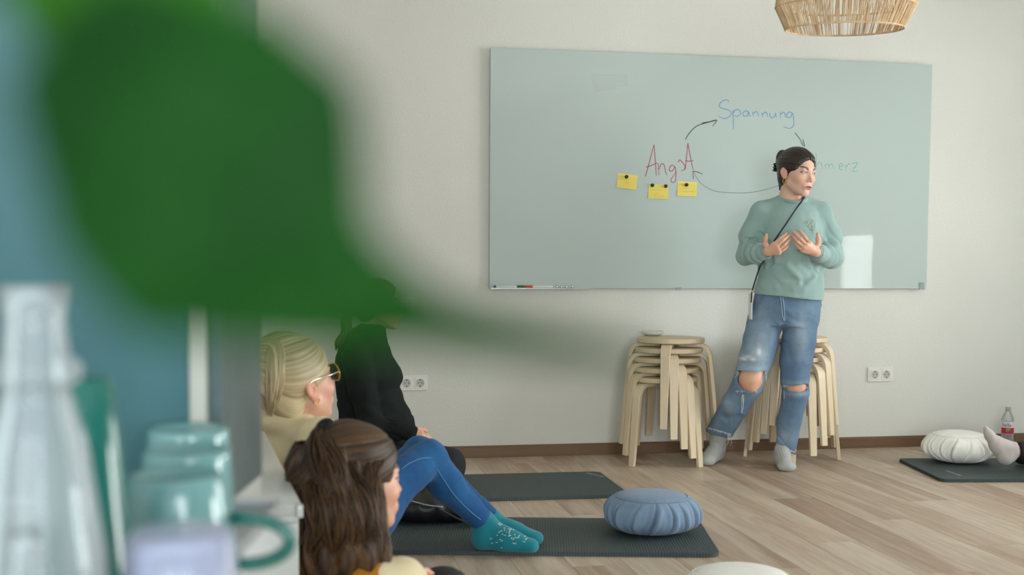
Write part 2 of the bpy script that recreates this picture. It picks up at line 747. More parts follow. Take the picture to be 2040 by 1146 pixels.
def ink(name, rgb, alpha=1.0):
    t = NT(name)
    t.color(s2l(rgb))
    t.set(Roughness=.5)
    if alpha < 1:
        t.set(Alpha=alpha)
    return t.m


def strokes(name, polys, wpx, mat, parent, crop=None, curve=True):
    """marker lines: thin flat ribbons lying on the glass"""
    parts = []
    for pl in polys:
        P = []
        for x, y in pl:
            if crop:
                x, y = x/crop[2]+crop[0], y/crop[2]+crop[1]
            P.append(bl(x, y, .0006))
        P = spline(P, 7) if (curve and len(P) > 2) else np.array(P)
        n = len(P)
        T = np.gradient(P, axis=0)
        T /= np.linalg.norm(T, axis=1)[:, None]+1e-9
        N = np.stack([-T[:, 2], 0*T[:, 0], T[:, 0]], 1)
        wd = wpx*.00268/2*np.interp(np.linspace(0, 1, n), [0, .15, .8, 1], [.9, 1.1, 1, .7])[:, None]
        V = np.concatenate([P+N*wd, P-N*wd])
        parts.append(([tuple(v) for v in V], [(i, i+1, n+i+1, n+i) for i in range(n-1)]))
    V, Q = merge(parts)
    return mobj(name, V, Q, mat, parent, smooth=False)


CR4 = (1210, 170, 3.849)
angst = [[(292, 700), (325, 580), (358, 455)], [(358, 455), (368, 580), (375, 695)], [(295, 628), (330, 618), (385, 594)],
         [(390, 598), (395, 690)], [(395, 645), (415, 603), (435, 612), (446, 660), (457, 690)],
         [(520, 628), (497, 612), (476, 635), (477, 655), (500, 655), (520, 628), (526, 690), (520, 735), (500, 745), (487, 728), (502, 700), (532, 662)],
         [(543, 592), (553, 573), (575, 590), (594, 620), (590, 645), (566, 658)],
         [(597, 645), (608, 540), (617, 445)], [(617, 445), (635, 540), (658, 650)], [(598, 578), (625, 582), (660, 577)]]
strokes('red_word', angst, 1.7, ink('red_marker', (190, 84, 104), .8), board, CR4)
spann = [[(935, 127), (910, 110), (872, 130), (858, 160), (882, 178), (930, 190), (950, 215), (935, 240), (900, 256), (868, 246), (853, 235)],
         [(962, 188), (966, 260), (966, 340)], [(963, 215), (985, 186), (1015, 195), (1021, 220), (1000, 238), (972, 234)],
         [(1082, 205), (1060, 195), (1040, 215), (1046, 236), (1070, 234), (1084, 205), (1088, 234), (1102, 238)],
         [(1114, 204), (1118, 240)], [(1118, 220), (1135, 203), (1150, 208), (1160, 240)],
         [(1184, 208), (1190, 243)], [(1190, 225), (1206, 208), (1222, 213), (1232, 245)],
         [(1245, 212), (1250, 240), (1268, 250), (1284, 236), (1288, 212)], [(1288, 212), (1296, 250)],
         [(1325, 205), (1328, 250)], [(1328, 226), (1346, 208), (1360, 216), (1368, 250)],
         [(1420, 214), (1395, 205), (1376, 225), (1382, 245), (1405, 244), (1420, 214), (1430, 280), (1422, 318), (1390, 330), (1350, 318)]]
strokes('blue_word', spann, 1.5, ink('blue_marker', (104, 158, 214), .75), board, CR4)
schm = [[(1512, 590), (1492, 580), (1480, 600), (1500, 625), (1505, 650), (1482, 658)], [(1560, 605), (1540, 600), (1530, 625), (1545, 648), (1562, 640)],
        [(1600, 520), (1604, 640)], [(1604, 615), (1622, 592), (1640, 600), (1650, 642)],
        [(1668, 605), (1672, 640)], [(1672, 618), (1690, 600), (1701, 640)], [(1702, 618), (1722, 602), (1736, 642)],
        [(1776, 626), (1806, 615), (1796, 600), (1778, 612), (1782, 642), (1806, 650)],
        [(1825, 608), (1835, 660)], [(1830, 632), (1850, 602), (1866, 606)],
        [(1874, 600), (1916, 598), (1880, 658), (1922, 655)], [(1882, 632), (1910, 630)]]
tag(strokes('green_word', schm, 1.3, ink('green_marker', (128, 206, 184), .5), board, CR4), kind='stuff')
BLK = ink('black_marker', (52, 58, 58), .95)
strokes('arrow', [[(597, 417), (625, 372), (680, 316), (750, 290), (838, 268)], [(722, 290), (780, 280), (838, 268), (805, 315)]], 1.5, BLK, board, CR4)
strokes('arrow', [[(1437, 362), (1468, 402), (1504, 455)], [(1498, 412), (1513, 468), (1480, 440)]], 1.3, BLK, board, CR4)
strokes('arrow', [[(1340, 762), (1200, 803), (1080, 824), (960, 825), (830, 812), (740, 770), (692, 718), (658, 660)]], .9, ink('grey_marker', (104, 112, 112), .8), board, CR4)
strokes('arrow', [[(660, 718), (655, 658)], [(655, 658), (690, 664), (732, 682)]], 1.4, BLK, board, CR4, curve=False)
hat = [[(1176+i*3.0, 149-i*.05), (1186+i*2.7, 180-i*.35)] for i in range(25)]  # pale hatching: a bright reflection in the glass, painted on as strokes
strokes('painted_reflection', hat, .8, ink('reflection_white', (226, 232, 228), .5), board, None, curve=False)
strokes('painted_reflection', [[(1175, 148), (1228, 150)], [(1187, 181), (1232, 176)]], .9, ink('reflection_white_line', (226, 232, 228), .5), board, None, curve=False)

M_NOTE = simple('yellow_paper', (238, 218, 112), .8, .02)
M_RULE = ink('paper_rule', (196, 178, 84))
M_PENCIL = ink('pencil', (120, 112, 70))
M_MAG = simple('dark_metal', (60, 58, 50), .25, metal=.8)
notes = [((82, 672), (235, 692), (217, 803), (70, 782), 'tilted yellow ruled note left of and below the red word', [[(95, 718, 50)], [(128, 745, 34)]]),
         ((318, 760), (467, 762), (464, 873), (312, 868), 'yellow ruled note held by two magnets, middle and lowest of the three notes', [[(330, 803, 80)], [(356, 828, 24), (360, 842, 68), (352, 856, 74)]]),
         ((540, 735), (688, 742), (683, 853), (534, 848), 'yellow ruled note under the letter t, rightmost of the three notes', [[(556, 790, 60)], [(575, 815, 90)]])]
for ni, (a, b, c, d, lab, wr) in enumerate(notes):
    W = [on_wall(q[0]/3.849+1210, q[1]/3.849+170, YBOARD-.0012) for q in (a, b, c, d)]
    base = (W[2]+W[3])/2
    n = 8
    V = []
    for lay in (0, .0005):
        for j in range(n+1):
            for i in range(n+1):
                u, v = i/n, j/n
                p = (W[0]*(1-u)+W[1]*u)*(1-v)+(W[3]*(1-u)+W[2]*u)*v
                p = p-base
                p[1] += lay-.006*v**3*(.6+.4*u)
                V.append(p)
    Q = []
    m1 = (n+1)**2
    for j in range(n):
        for i in range(n):
            q = [j*(n+1)+i, j*(n+1)+i+1, (j+1)*(n+1)+i+1, (j+1)*(n+1)+i]
            Q.append(tuple(q[::-1]))
            Q.append(tuple(x+m1 for x in q))
    o = mobj('sticky_note', V, Q, M_NOTE, None)
    o.location = base
    tag(o, lab, 'sticky note', 'yellow notes on the board')

    def np_(u, v, off=.0009):
        p = (W[0]*(1-u)+W[1]*u)*(1-v)+(W[3]*(1-u)+W[2]*u)*v-base
        p[1] -= off+.006*v**3*(.6+.4*u)
        return p
    parts = []
    for r in range(7):
        v = .2+r*.115
        P = [np_(u, v) for u in np.linspace(.03, .97, 7)]
        dz = np.array([0, 0, .0009])
        parts.append((P+[p-dz for p in P], [(i, i+1, 7+i+1, 7+i) for i in range(6)]))
    V, Q = merge(parts)
    mobj('ruled_lines', V, Q, M_RULE, o, smooth=False)
    parts = []
    for grp in wr:
        for (cx, cy, ln) in grp:
            x = cx
            while x < cx+ln:
                L = random.uniform(3, 7)
                P = []
                for s_ in np.linspace(0, 1, 5):
                    q = on_wall((x+L*s_)/3.849+1210, (cy+random.uniform(-4, 4))/3.849+170, YBOARD-.0012)
                    q[1] -= .004+.0012
                    P.append(q-base)
                dz = np.array([0, 0, .0011])
                parts.append((P+[p-dz for p in P], [(i, i+1, 5+i+1, 5+i) for i in range(4)]))
                x += L+random.choice([1.5, 2, 5])
    V, Q = merge(parts)
    mobj('handwriting', V, Q, M_PENCIL, o, smooth=False)


def magnet(px, py, label):
    p = on_wall(px, py, YBOARD-.0022)
    V, Q = lathe([(.0001, .014), (.007, .014), (.0085, .012), (.0085, .010), (.0055, .008), (.0055, .003), (.0095, .002), (.0095, 0), (.0001, 0)], 20)
    V = [(v[0], -v[2], v[1]) for v in V]
    o = mobj('magnet', V, Q, M_MAG, None)
    o.location = p
    tag(o, label, 'magnet', 'magnets on the notes')


for cx, cy, lab in ((146, 702, 'dark round magnet on the tilted leftmost yellow note'), (344, 767, 'dark magnet at the top left corner of the middle note'),
                    (447, 774, 'dark magnet at the top right corner of the middle note'), (606, 764, 'dark round magnet on the rightmost yellow note')):
    magnet(cx/3.849+1210, cy/3.849+170, lab)

M_PENW = simple('white_plastic', (214, 218, 214), .35, .02)


def marker(x0, x1, y, capx, capcol, endcol, label):
    a, b = on_wall(x0, y, YBOARD-.016), on_wall(x1, y, YBOARD-.016)
    z = BZ0-.001+.0085
    root = thing('board_marker', label, 'marker', (a[0], a[1], z), 0, 'markers on the pen tray')
    L = b[0]-a[0]
    c0, c1 = [(on_wall(q, y, YBOARD-.016)[0]-a[0]) for q in capx]

    def cyl(x0, x1, r):
        V, Q = lathe([(.0001, x0), (r*.9, x0), (r, x0+.002), (r, x1-.002), (r*.9, x1), (.0001, x1)], 16)
        return [(v[2], v[0], v[1]) for v in V], [q[::-1] for q in Q]
    mobj('barrel', *cyl(0, L, .0078), M_PENW, root)
    mobj('cap', *cyl(c0, c1, .0084), simple('cap_%s' % label.split()[0], capcol, .35, .02), root)
    if endcol:
        mobj('end_plug', *cyl(-.004, .010, .0080), simple('plug_%s' % label.split()[0], endcol, .35, .02), root)


marker(985, 1044.5, 571, (1029, 1044.5), (38, 92, 40), (44, 84, 120), 'green capped board marker at the left end of the pen tray')
marker(1046.5, 1101, 571, (1046.5, 1061), (200, 68, 40), None, 'red capped board marker lying on the pen tray')
M_SIL = simple('silver_magnet', (205, 205, 195), .2, metal=.9)
for i, px in enumerate((1110, 1119, 1129, 1141)):
    p = on_wall(px, 571, YBOARD-.014)
    V, Q = lathe([(.0001, 0), (.009, 0), (.009, .004), (.005, .006), (.006, .013), (.0001, .014)], 16)
    V = [(v[2]-.007, v[0], v[1]) for v in V]
    o = mobj('cone_magnet', V, [q[::-1] for q in Q], M_SIL, None)
    o.location = (p[0], p[1], BZ0-.001+.009)
    tag(o, ('small silver cone magnet on the tray, nearest the red marker', 'small silver cone magnet, second from the red marker',
            'small silver cone magnet, third from the red marker', 'small silver cone magnet, farthest from the red marker')[i], 'magnet', 'spare magnets on the pen tray')

# ------------------------------------------------------------------ sockets and switch on the wall
M_SOCK = simple('socket_white', (232, 231, 225), .35, .01)
M_SHAD = simple('socket_recess', (190, 190, 186), .5, .02)
M_PIN = simple('socket_hole', (40, 40, 40), .6)


def socket(cx, cy, label):
    p = on_wall(cx, cy)
    root = thing('wall_socket', label, 'socket', (p[0], YW, p[2]), 0, 'double wall sockets')
    bobj('frame', bm_box((-.0755, -.010, -.04), (.0755, 0, .04), .003), M_SOCK, root)
    for sx in (-.0355, .0355):
        ins = bobj('insert', bm_box((sx-.0275, -.0125, -.0275), (sx+.0275, -.008, .0275), .002), M_SOCK, root)
        V, Q = lathe([(.0215, .0), (.0205, .0), (.0195, -.010), (.0001, -.010)], 32)
        V = [(sx+v[0], -.0127-v[2]*.0-(-v[2])*-.0, v[1]) for v in V]
        V2 = []
        for (r, z) in ((.0222, .0132), (.0205, .0142), (.0192, .0130), (.0185, .0128), (.0001, .0128)):
            for k in range(32):
                a = 2*PI*k/32
                V2.append((sx+r*math.cos(a), -z, r*math.sin(a)))
        mobj('recess', V2, Q+[(3*32+k, 3*32+(k+1) % 32, 4*32+(k+1) % 32, 4*32+k) for k in range(32)], M_SHAD, ins)
        for hx, hz, r in ((-.0095, 0, .003), (.0095, 0, .003), (0, .0165, .0035), (0, -.0165, .0035)):
            V3 = [(sx+hx+r*math.cos(2*PI*k/10), -.0133, hz+r*math.sin(2*PI*k/10)) for k in range(10)]+[(sx+hx, -.0127, hz)]
            mobj('contact_hole', V3, [(k, (k+1) % 10, 10) for k in range(10)], M_PIN, ins)


socket(1752.5, 746, 'white double wall socket on the right, above the skirting')
socket(823, 763, 'white double wall socket behind the pregnant woman in black')
p = on_wall(811, 606)
root = thing('light_switch', 'white light switch on the wall behind the green leaf', 'switch', (p[0], YW, p[2]))
bobj('frame', bm_box((-.04, -.010, -.04), (.04, 0, .04), .003), M_SOCK, root)
bobj('rocker', bm_box((-.028, -.014, -.028), (.028, -.009, .028), .002), M_SOCK, root)

# ------------------------------------------------------------------ bentwood stools
M_BIRCH = wood('birch_ply', (208, 187, 154), (222, 205, 175), .45, (1, 1, .12), 40)
M_BIRCHS = wood('birch_seat', (204, 181, 146), (218, 199, 168), .45, (.1, 1, 1), 40)
V, Q = lathe([(.0001, .424), (.168, .424), (.1755, .427), (.1765, .437), (.1755, .447), (.171, .450), (.0001, .450)], 64)
seat_o = mobj('seat', V, Q, M_BIRCHS, None)
seat_o.data.set_sharp_from_angle(angle=.6)
prof = [(.05, .414), (.10, .414), (.148, .4135)]
for k in range(1, 8):
    a = k/8*(PI/2-.10)
    prof.append((.148+.060*math.sin(a), .4135-.066*(1-math.cos(a))))
for zt in np.linspace(.34, 0, 8):
    prof.append((.209+(.245-.209)*(1-zt/.35), zt))
prof = np.array(prof)
T = np.gradient(prof, axis=0)
T /= np.linalg.norm(T, axis=1)[:, None]
N = np.stack([T[:, 1], -T[:, 0]], 1)
s_ = np.linspace(0, 1, len(prof))
th = np.interp(s_, [0, .4, 1], [.010, .0105, .009])
wd = np.interp(s_, [0, .45, 1], [.0265, .026, .0175])
bm = bmesh.new()
rings = []
for i in range(len(prof)):
    o_, i_ = prof[i]-N[i]*th[i], prof[i]+N[i]*th[i]
    rings.append([bm.verts.new((q[0], sg*wd[i], q[1])) for q, sg in ((o_, -1), (o_, 1), (i_, 1), (i_, -1))])
for a, b in zip(rings[:-1], rings[1:]):
    for k in range(4):
        bm.faces.new((a[k], a[(k+1) % 4], b[(k+1) % 4], b[k]))
bm.faces.new(rings[0][::-1])
bm.faces.new(rings[-1])
for v in bm.verts:
    v.co.z = max(v.co.z, 0)
bmesh.ops.recalc_face_normals(bm, faces=bm.faces[:])
bmesh.ops.bevel(bm, geom=[e for e in bm.edges if abs(e.verts[0].co.y-e.verts[1].co.y) < .006], offset=.002, segments=1, affect='EDGES')
leg_o = bobj('leg', bm, M_BIRCH, None, True, .5)


def stool(x, y, z, rz, label, group, first):
    r = thing('stool', label, 'stool', (x, y, z), rz, group)
    s = seat_o if first else seat_o.copy()
    if not first:
        COL.objects.link(s)
    s.parent = r
    for k in range(4):
        l = leg_o if (first and k == 0) else leg_o.copy()
        if not (first and k == 0):
            COL.objects.link(l)
        l.parent = r
        l.rotation_euler = (0, 0, k*PI/2)
    return r


ORD = ('topmost', 'second from top', 'middle', 'second from bottom', 'lowest')


def stack(cx, dist, angs, dx, where, grp, first):
    base = at_depth(cx, 519, dist)
    for i, g in enumerate(angs):                   # i = 0 is the topmost
        j = len(angs)-1-i
        stool(base[0]+dx[i], base[1]-dx[i]*.1, j*.0505, -PI/2+math.radians(g), '%s pale birch bentwood stool in the stack %s' % (ORD[i], where), grp, first and i == 0)
    return base


sl = stack(1338, 6.255, (-25, -11, 4, 19, 33), (.0, -.008, -.018, -.028, -.034), 'left of the standing woman', 'left stack of birch stools', True)
sr = stack(1584, 6.375, (43, 30, 16, 2, -23), (.0, .004, .008, .004, .002), 'behind the standing woman', 'right stack of birch stools', False)

# small white dish on the left stack
p = at_depth(1300, 650, 6.40)
V, Q = lathe([(.0001, .001), (.035, .001), (.052, .012), (.058, .024), (.060, .024), (.054, .010), (.036, .0), (.0001, 0)][::-1], 40)
o = mobj('dish', V, Q, simple('glazed_white', (226, 226, 218), .2, .02), None)
o.location = (p[0], p[1], 4*.0505+.4505)
tag(o, 'small white dish on the topmost stool of the left stack', 'dish')

# ------------------------------------------------------------------ exercise mats
def mat_mat(name):
    t = NT(name)
    co = t.coords()
    wv = t.node('ShaderNodeTexWave', wave_type='BANDS', bands_direction='Y')
    wv.inputs['Scale'].default_value = 30.0
    wv.inputs['Distortion'].default_value = 0
    t.l.new(co, wv.inputs['Vector'])
    n = t.noise(co, 300, 2)
    c_ = t.ramp(n, [(.3, s2l((62, 74, 75))), (.7, s2l((70, 83, 84)))])
    t.color(t.mix(c_, t.ramp(wv.outputs['Fac'], [(.1, (.6, .6, .6)), (.5, (1, 1, 1))]), 1.0, 'MULTIPLY'))
    t.set(Roughness=.62, Specular_IOR_Level=.4)
    t.bump(wv.outputs['Fac'], .35, .0015)
    return t.m


M_MAT = mat_mat('charcoal_foam')
M_LOGO = simple('pale_print', (176, 190, 190), .6)
MT = .016


def exercise_mat(c_near, c_far, length, sign, label, logo=None):
    """corner pixels of the end edge (near and far end) and the length of the mat along +-x"""
    a, b = on_floor(*c_near, MT), on_floor(*c_far, MT)
    d = b-a
    width = np.linalg.norm(d)
    ang = math.atan2(d[1], d[0])
    root = thing('exercise_mat', label, 'mat', (a[0], a[1], 0), ang, 'charcoal exercise mats')
    R, n = .045, 6
    x0, x1 = (0, width)
    y0, y1 = (0, length*sign)
    ys = sorted((y0, y1))
    out = []
    for cx, cy, a0 in ((x1-R, ys[1]-R, 0), (x0+R, ys[1]-R, 90), (x0+R, ys[0]+R, 180), (x1-R, ys[0]+R, 270)):
        for k in range(n+1):
            t_ = math.radians(a0+90*k/n)
            out.append((cx+R*math.cos(t_), cy+R*math.sin(t_)))
    bm = bmesh.new()
    f = bm.faces.new([bm.verts.new((x, y, 0)) for x, y in out])
    r = bmesh.ops.extrude_face_region(bm, geom=[f])
    for v in r['geom']:
        if isinstance(v, bmesh.types.BMVert):
            v.co.z = MT
    bmesh.ops.recalc_face_normals(bm, faces=bm.faces[:])
    bmesh.ops.bevel(bm, geom=[e for e in bm.edges if abs(e.verts[0].co.z-e.verts[1].co.z) < 1e-5], offset=.002, segments=2, affect='EDGES')
    bobj('foam_sheet', bm, M_MAT, root, True, .6)
    if logo:
        pts = [on_floor(px, py, MT+.0006) for px, py in logo]
        q = np.linspace(pts[0], pts[1], 24)
        inv = root.matrix_basis.inverted()
        side = (pts[1]-pts[0])/np.linalg.norm(pts[1]-pts[0])
        up = np.array([-side[1], side[0], 0])
        parts = []
        for i in range(0, 23):
            if i in (7, 15):
                continue
            h = (.011, .018, .011, .011, .015, .011, .018, .011)[i % 8]
            c0, c1 = q[i], q[i]+(q[i+1]-q[i])*.6
            V = [inv @ Vector(c) for c in (c0, c1, c1+up*h, c0+up*h)]
            parts.append((V, [(0, 1, 2, 3)]))
        V, Qm = merge(parts)
        mobj('logo_print', V, Qm, M_LOGO, root, smooth=False)
    return root


exercise_mat((1436, 1103), (1392, 1034), 1.9, 1, 'charcoal ribbed exercise mat under the blue cushion and teal socks')
exercise_mat((1256, 985), (1194, 939), 1.9, 1, 'charcoal exercise mat in front of the wall socket, under the woman in black', ((1205, 950), (1171, 942)))
exercise_mat((1876, 955), (1787, 913), 1.9, -1, 'charcoal exercise mat at the right edge under the white cushion', ((1883, 938), (1912, 948)))

# ------------------------------------------------------------------ pleated meditation cushions
def cushion(x, y, z, R, H, mat, label, seed, pleats=17, rz=0.0, e=.62, ez=.80):
    rng = np.random.default_rng(seed)
    n, mrows = 384, 40
    root = thing('meditation_cushion', label, 'cushion', (x, y, z), rz, 'round pleated cushions')
    pa = np.sort(np.arange(pleats)*2*PI/pleats+rng.uniform(-.06, .06, pleats))
    pdp = rng.uniform(.5, 1.2, pleats)
    V = []
    for j in range(mrows+1):
        t = j/mrows
        ph = -PI/2+PI*t                           # bottom to top
        for k in range(n):
            th = 2*PI*k/n
            cr, sr_ = math.cos(ph), math.sin(ph)
            r = R*(abs(cr)**e)
            zz = H/2+H/2*(abs(sr_)**ez)*(1 if sr_ > 0 else -1)
            dome = max(0, (r/R-.0))
            m_ = math.exp(-((t-.42)/.24)**2)       # pleats live on the side wall
            g = 0
            for a, dp in zip(pa, pdp):
                dl = (th-a+.10*math.sin(6*t+a*3)+PI) % (2*PI)-PI
                g -= .026*dp*math.exp(-(dl/.022)**2)
                g += .010*dp*math.exp(-((dl-.085)/.06)**2)
                g -= .004*dp*math.exp(-((dl+.16)/.05)**2)
            r2 = r+g*m_
            r2 += .006*m_*math.sin(th*3+seed)+.004*m_*math.sin(th*7+2*seed)
            if t > .77:
                zz -= .0035*math.exp(-((t-.775)/.012)**2)
            V.append((r2*math.cos(th), r2*math.sin(th), max(zz, 0.0015)))
    Q = []
    for j in range(mrows):
        for k in range(n):
            Q.append((j*n+k, j*n+(k+1) % n, (j+1)*n+(k+1) % n, (j+1)*n+k))
    mobj('cover', V, Q, mat, root)
    # piping seam round the top panel
    rr = R*(math.cos(-PI/2+PI*.775)**e)
    zt = H/2+H/2*(math.sin(-PI/2+PI*.775)**ez)
    P = [(rr*math.cos(a), rr*math.sin(a), zt-.001) for a in np.linspace(0, 2*PI, 97)]
    V, Q = tube(P, .0022, 6, cap=False)
    mobj('seam', V, Q, mat, root)
    return root


def cloth(name, rgb, var=.05, bs=500, rough=.85, wr=.25):
    t = NT(name)
    co = t.coords()
    n = t.noise(co, 20, 4)
    b = s2l(rgb)
    t.color(t.ramp(n, [(.3, tuple(v*(1-var) for v in b)), (.7, tuple(v*(1+var) for v in b))]))
    t.set(Roughness=rough, Specular_IOR_Level=.25, Sheen_Weight=.15)
    f = t.bump(t.noise(co, bs, 2), .25, .0008)
    t.bump(t.noise(t.coords((1, 1, .25)), 28, 3), wr, .006, f)
    return t.m


M_CBLUE = cloth('blue_cotton', (118, 140, 164))
M_CWHITE = cloth('white_cotton', (250, 248, 240))
for (px, py, R, H, mt, lab, sd, z0) in ((1297, 1058, .180, .152, M_CBLUE, 'blue pleated round cushion at the near end of the front mat', 3, MT),
                                        (1909, 920, .178, .162, M_CWHITE, 'white pleated round cushion on the right mat beside the grey sock', 5, MT)):
    p = on_floor(px, py, z0)
    cushion(p[0], p[1], z0, R, H, mt, lab, sd, e=.62 if sd == 3 else .74, ez=.80 if sd == 3 else .92)
p = at_depth(1487, 519, 3.30)
cushion(p[0], p[1], 0, .175, .195, simple('white_cotton_plain', (236, 236, 230), .8, .02, bump=.2, bs=400), 'white round cushion at the bottom edge of the frame', 9)

# ------------------------------------------------------------------ water bottle and mint mug by the skirting
p = at_depth(2006, 893, 6.80)
root = thing('water_bottle', 'clear plastic water bottle with a pink label by the skirting', 'bottle', (p[0], p[1], 0), -YAW-math.atan((2006-1020)/2400))
pr = [(.0001, .004), (.026, .0), (.033, .006), (.0335, .07), (.0325, .075), (.0335, .08), (.0335, .165), (.030, .182), (.018, .204), (.0135, .214), (.0135, .222)]
V, Q = lathe(pr, 32)
mobj('body', V, Q, glass('bottle_plastic', (240, 244, 244), .2), root)
V, Q = lathe([(.0145, .214), (.0155, .216), (.0155, .236), (.0145, .238), (.0001, .238)], 24)
mobj('cap', V, Q, simple('cap_grey', (176, 172, 170), .4), root)


def band(z0, z1, r, a0, a1, n=20):
    V = []
    for z in (z0, z1):
        for k in range(n+1):
            a = a0+(a1-a0)*k/n
            V.append((r*math.cos(a), r*math.sin(a), z))
    return V, [(k, k+1, n+1+k+1, n+1+k) for k in range(n)]


F0 = -PI/2                                          # the side that faces the camera
lab = mobj('paper_label', *band(.088, .158, .0339, -PI, PI, 40), simple('label_white', (232, 224, 228), .4), root)
mobj('label_band', *band(.090, .123, .0342, F0-1.35, F0+1.35), simple('label_magenta', (188, 40, 84), .4), lab)
V, Q = [], []
for k in range(12):
    a = 2*PI*k/12
    aa, zz = F0+.10+.36*math.cos(a)+.1*math.sin(a), .112+.008*math.sin(a)
    V.append((.0354*math.cos(aa), .0354*math.sin(aa), zz))
mobj('label_leaf', V, [tuple(range(12))], simple('label_green', (150, 176, 70), .4), lab, smooth=False)
fc = bpy.data.curves.new('t', 'FONT')
fc.body = 'hella'
fc.size = .030
fc.align_x = 'CENTER'
fo = bpy.data.objects.new('t', fc)
COL.objects.link(fo)
dg = bpy.context.evaluated_depsgraph_get()
me = bpy.data.meshes.new_from_object(fo.evaluated_get(dg))
bpy.data.objects.remove(fo)
for v in me.vertices:
    a = F0+v.co.x*.95/.0345-.15
    v.co = Vector((.0345*math.cos(a), .0345*math.sin(a), .129+v.co.y))
me.materials.append(simple('label_navy', (30, 36, 66), .4))
link(bpy.data.objects.new('label_lettering', me), lab)


def mug(name, r0, r1, h, mat, label, loc, rz, flip=False, group=None, hr=.024, hz=.5, hw=.0052, hs=1.0):
    root = thing(name, label, 'mug', loc, rz, group)
    pr = [(.0001, .003), (r0*.86, .003), (r0*.90, 0), (r0*.97, .001), (r0, .006)]
    for t in np.linspace(.1, 1, 7):
        pr.append((r0+(r1-r0)*t**1.1, h*t))
    pr += [(r1-.002, h+.0015), (r1-.004, h)]
    for t in np.linspace(1, .08, 6):
        pr.append((r0+(r1-r0)*t**1.1-.0042, h*t))
    pr.append((.0001, .007))
    V, Q = lathe(pr, 48)
    if flip:
        V = [(v[0], -v[1], h+.0015-v[2]) for v in V]
    mobj('cup', V, Q, mat, root)
    rm = r0+(r1-r0)*hz
    P = [(rm-.003+hs*hr*1.15*math.sin(a)**.8 if 0 < a < PI else rm-.003, 0, h*hz+hr*math.cos(a)) for a in np.linspace(0, PI, 15)]
    V, Q = tube(P, hw, 10, up=(0, 1, 0))
    if flip:
        V = [(v[0], -v[1], h-v[2]) for v in V]
    mobj('handle', V, Q, mat, root)
    return root


M_MINT = simple('mint_glaze', (142, 178, 156), .25, .03)
p = at_depth(2003, 880, 6.52)
mug('mug', .040, .045, .072, M_MINT, 'mint green mug on the floor behind the grey sock', (p[0], p[1], 0), -YAW-.1, hr=.020)

# ------------------------------------------------------------------ pendant lamp
M_JUTE = NT('jute_string')
co = M_JUTE.coords((1, 1, .4), False)
M_JUTE.color(M_JUTE.ramp(M_JUTE.noise(co, 45, 4), [(.25, s2l((186, 152, 114))), (.55, s2l((222, 194, 156))), (.8, s2l((242, 222, 190)))]))
M_JUTE.set(Roughness=.85)
M_JUTE = M_JUTE.m
LD = 4.5
pl_ = at_depth(1682, 58, LD)
root = thing('pendant_lamp', 'woven jute string pendant lampshade hanging at the top right', 'lamp', tuple(pl_), -YAW)
sc_ = LD/FPX
r_bot, r_mid, r_top = 115*sc_, 136*sc_, 124*sc_
z_mid, z_top = 44*sc_, 150*sc_
tilt = Matrix.Rotation(math.radians(4.0), 4, 'X')


def tl_(V):
    return [tilt @ Vector(v) for v in V]


for rr, zz, th_ in ((r_bot, 0, .0035), (r_mid, z_mid, .0035), (r_top, z_top, .004), (.035, z_top, .003)):
    P = [(rr*math.cos(a), rr*math.sin(a), zz) for a in np.linspace(0, 2*PI, 73)]
    V, Q = tube(P, th_, 8, cap=False)
    mobj('ring', tl_(V), Q, M_JUTE, root)
parts, parts2 = [], []
N_ = 236
for k in range(N_):
    for tier, (ra, za, rb, zb) in enumerate(((r_bot, 0, r_mid, z_mid), (r_mid, z_mid, r_top, z_top))):
        if random.random() < .10:
            continue
        a = 2*PI*(k+random.uniform(-.33, .33)+.5*tier)/N_
        b = a+random.uniform(-.014, .014)
        rad = random.choice((.0015, .0018, .0021, .0025))
        n_ = 3
        P = [((ra+(rb-ra)*t)*math.cos(a+(b-a)*t), (ra+(rb-ra)*t)*math.sin(a+(b-a)*t), za+(zb-za)*t) for t in np.linspace(0, 1, n_)]
        (parts if tier == 0 else parts2).append(tube(P, rad, 5, cap=False))
for nm, pt in (('lower_strings', parts), ('upper_strings', parts2)):
    V, Q = merge(pt)
    tag(mobj(nm, tl_(V), Q, M_JUTE, root), kind='stuff')
parts = []
for k in range(8):
    a = 2*PI*k/8+.2
    parts.append(tube([(r_bot*math.cos(a), r_bot*math.sin(a), 0), (r_mid*math.cos(a), r_mid*math.sin(a), z_mid), (r_top*math.cos(a), r_top*math.sin(a), z_top)], .004, 6))
for k in range(4):
    a = 2*PI*k/4+.2
    parts.append(tube([(.035*math.cos(a), .035*math.sin(a), z_top), (r_top*math.cos(a), r_top*math.sin(a), z_top)], .003, 6))
V, Q = merge(parts)
mobj('wire_frame', tl_(V), Q, M_JUTE, root)
V, Q = lathe([(.0001, z_top-.09), (.020, z_top-.08), (.030, z_top-.055), (.026, z_top-.03), (.014, z_top-.01)], 20)
mobj('bulb', V, Q, simple('opal_bulb', (235, 232, 222), .3), root)
V, Q = lathe([(.016, z_top-.012), (.02, z_top-.01), (.02, z_top+.04), (.006, z_top+.05)], 20)
mobj('bulb_holder', V, Q, M_PIN, root)
V, Q = tube([(0, 0, z_top+.045), (0, 0, ZC-pl_[2]-.02)], .003, 8)
mobj('cord', V, Q, M_PIN, root)
V, Q = lathe([(.0001, ZC-pl_[2]-.03), (.045, ZC-pl_[2]-.025), (.05, ZC-pl_[2])], 24)
mobj('ceiling_rose', V, Q, M_SOCK, root)

# ------------------------------------------------------------------ people
M_SKIN = simple('skin', (200, 160, 140), .48, .025, 30, .12, 900, .0006, attr=True, sss=.12)
M_EYE = simple('eye', (225, 222, 215), .12, .0, attr=True)


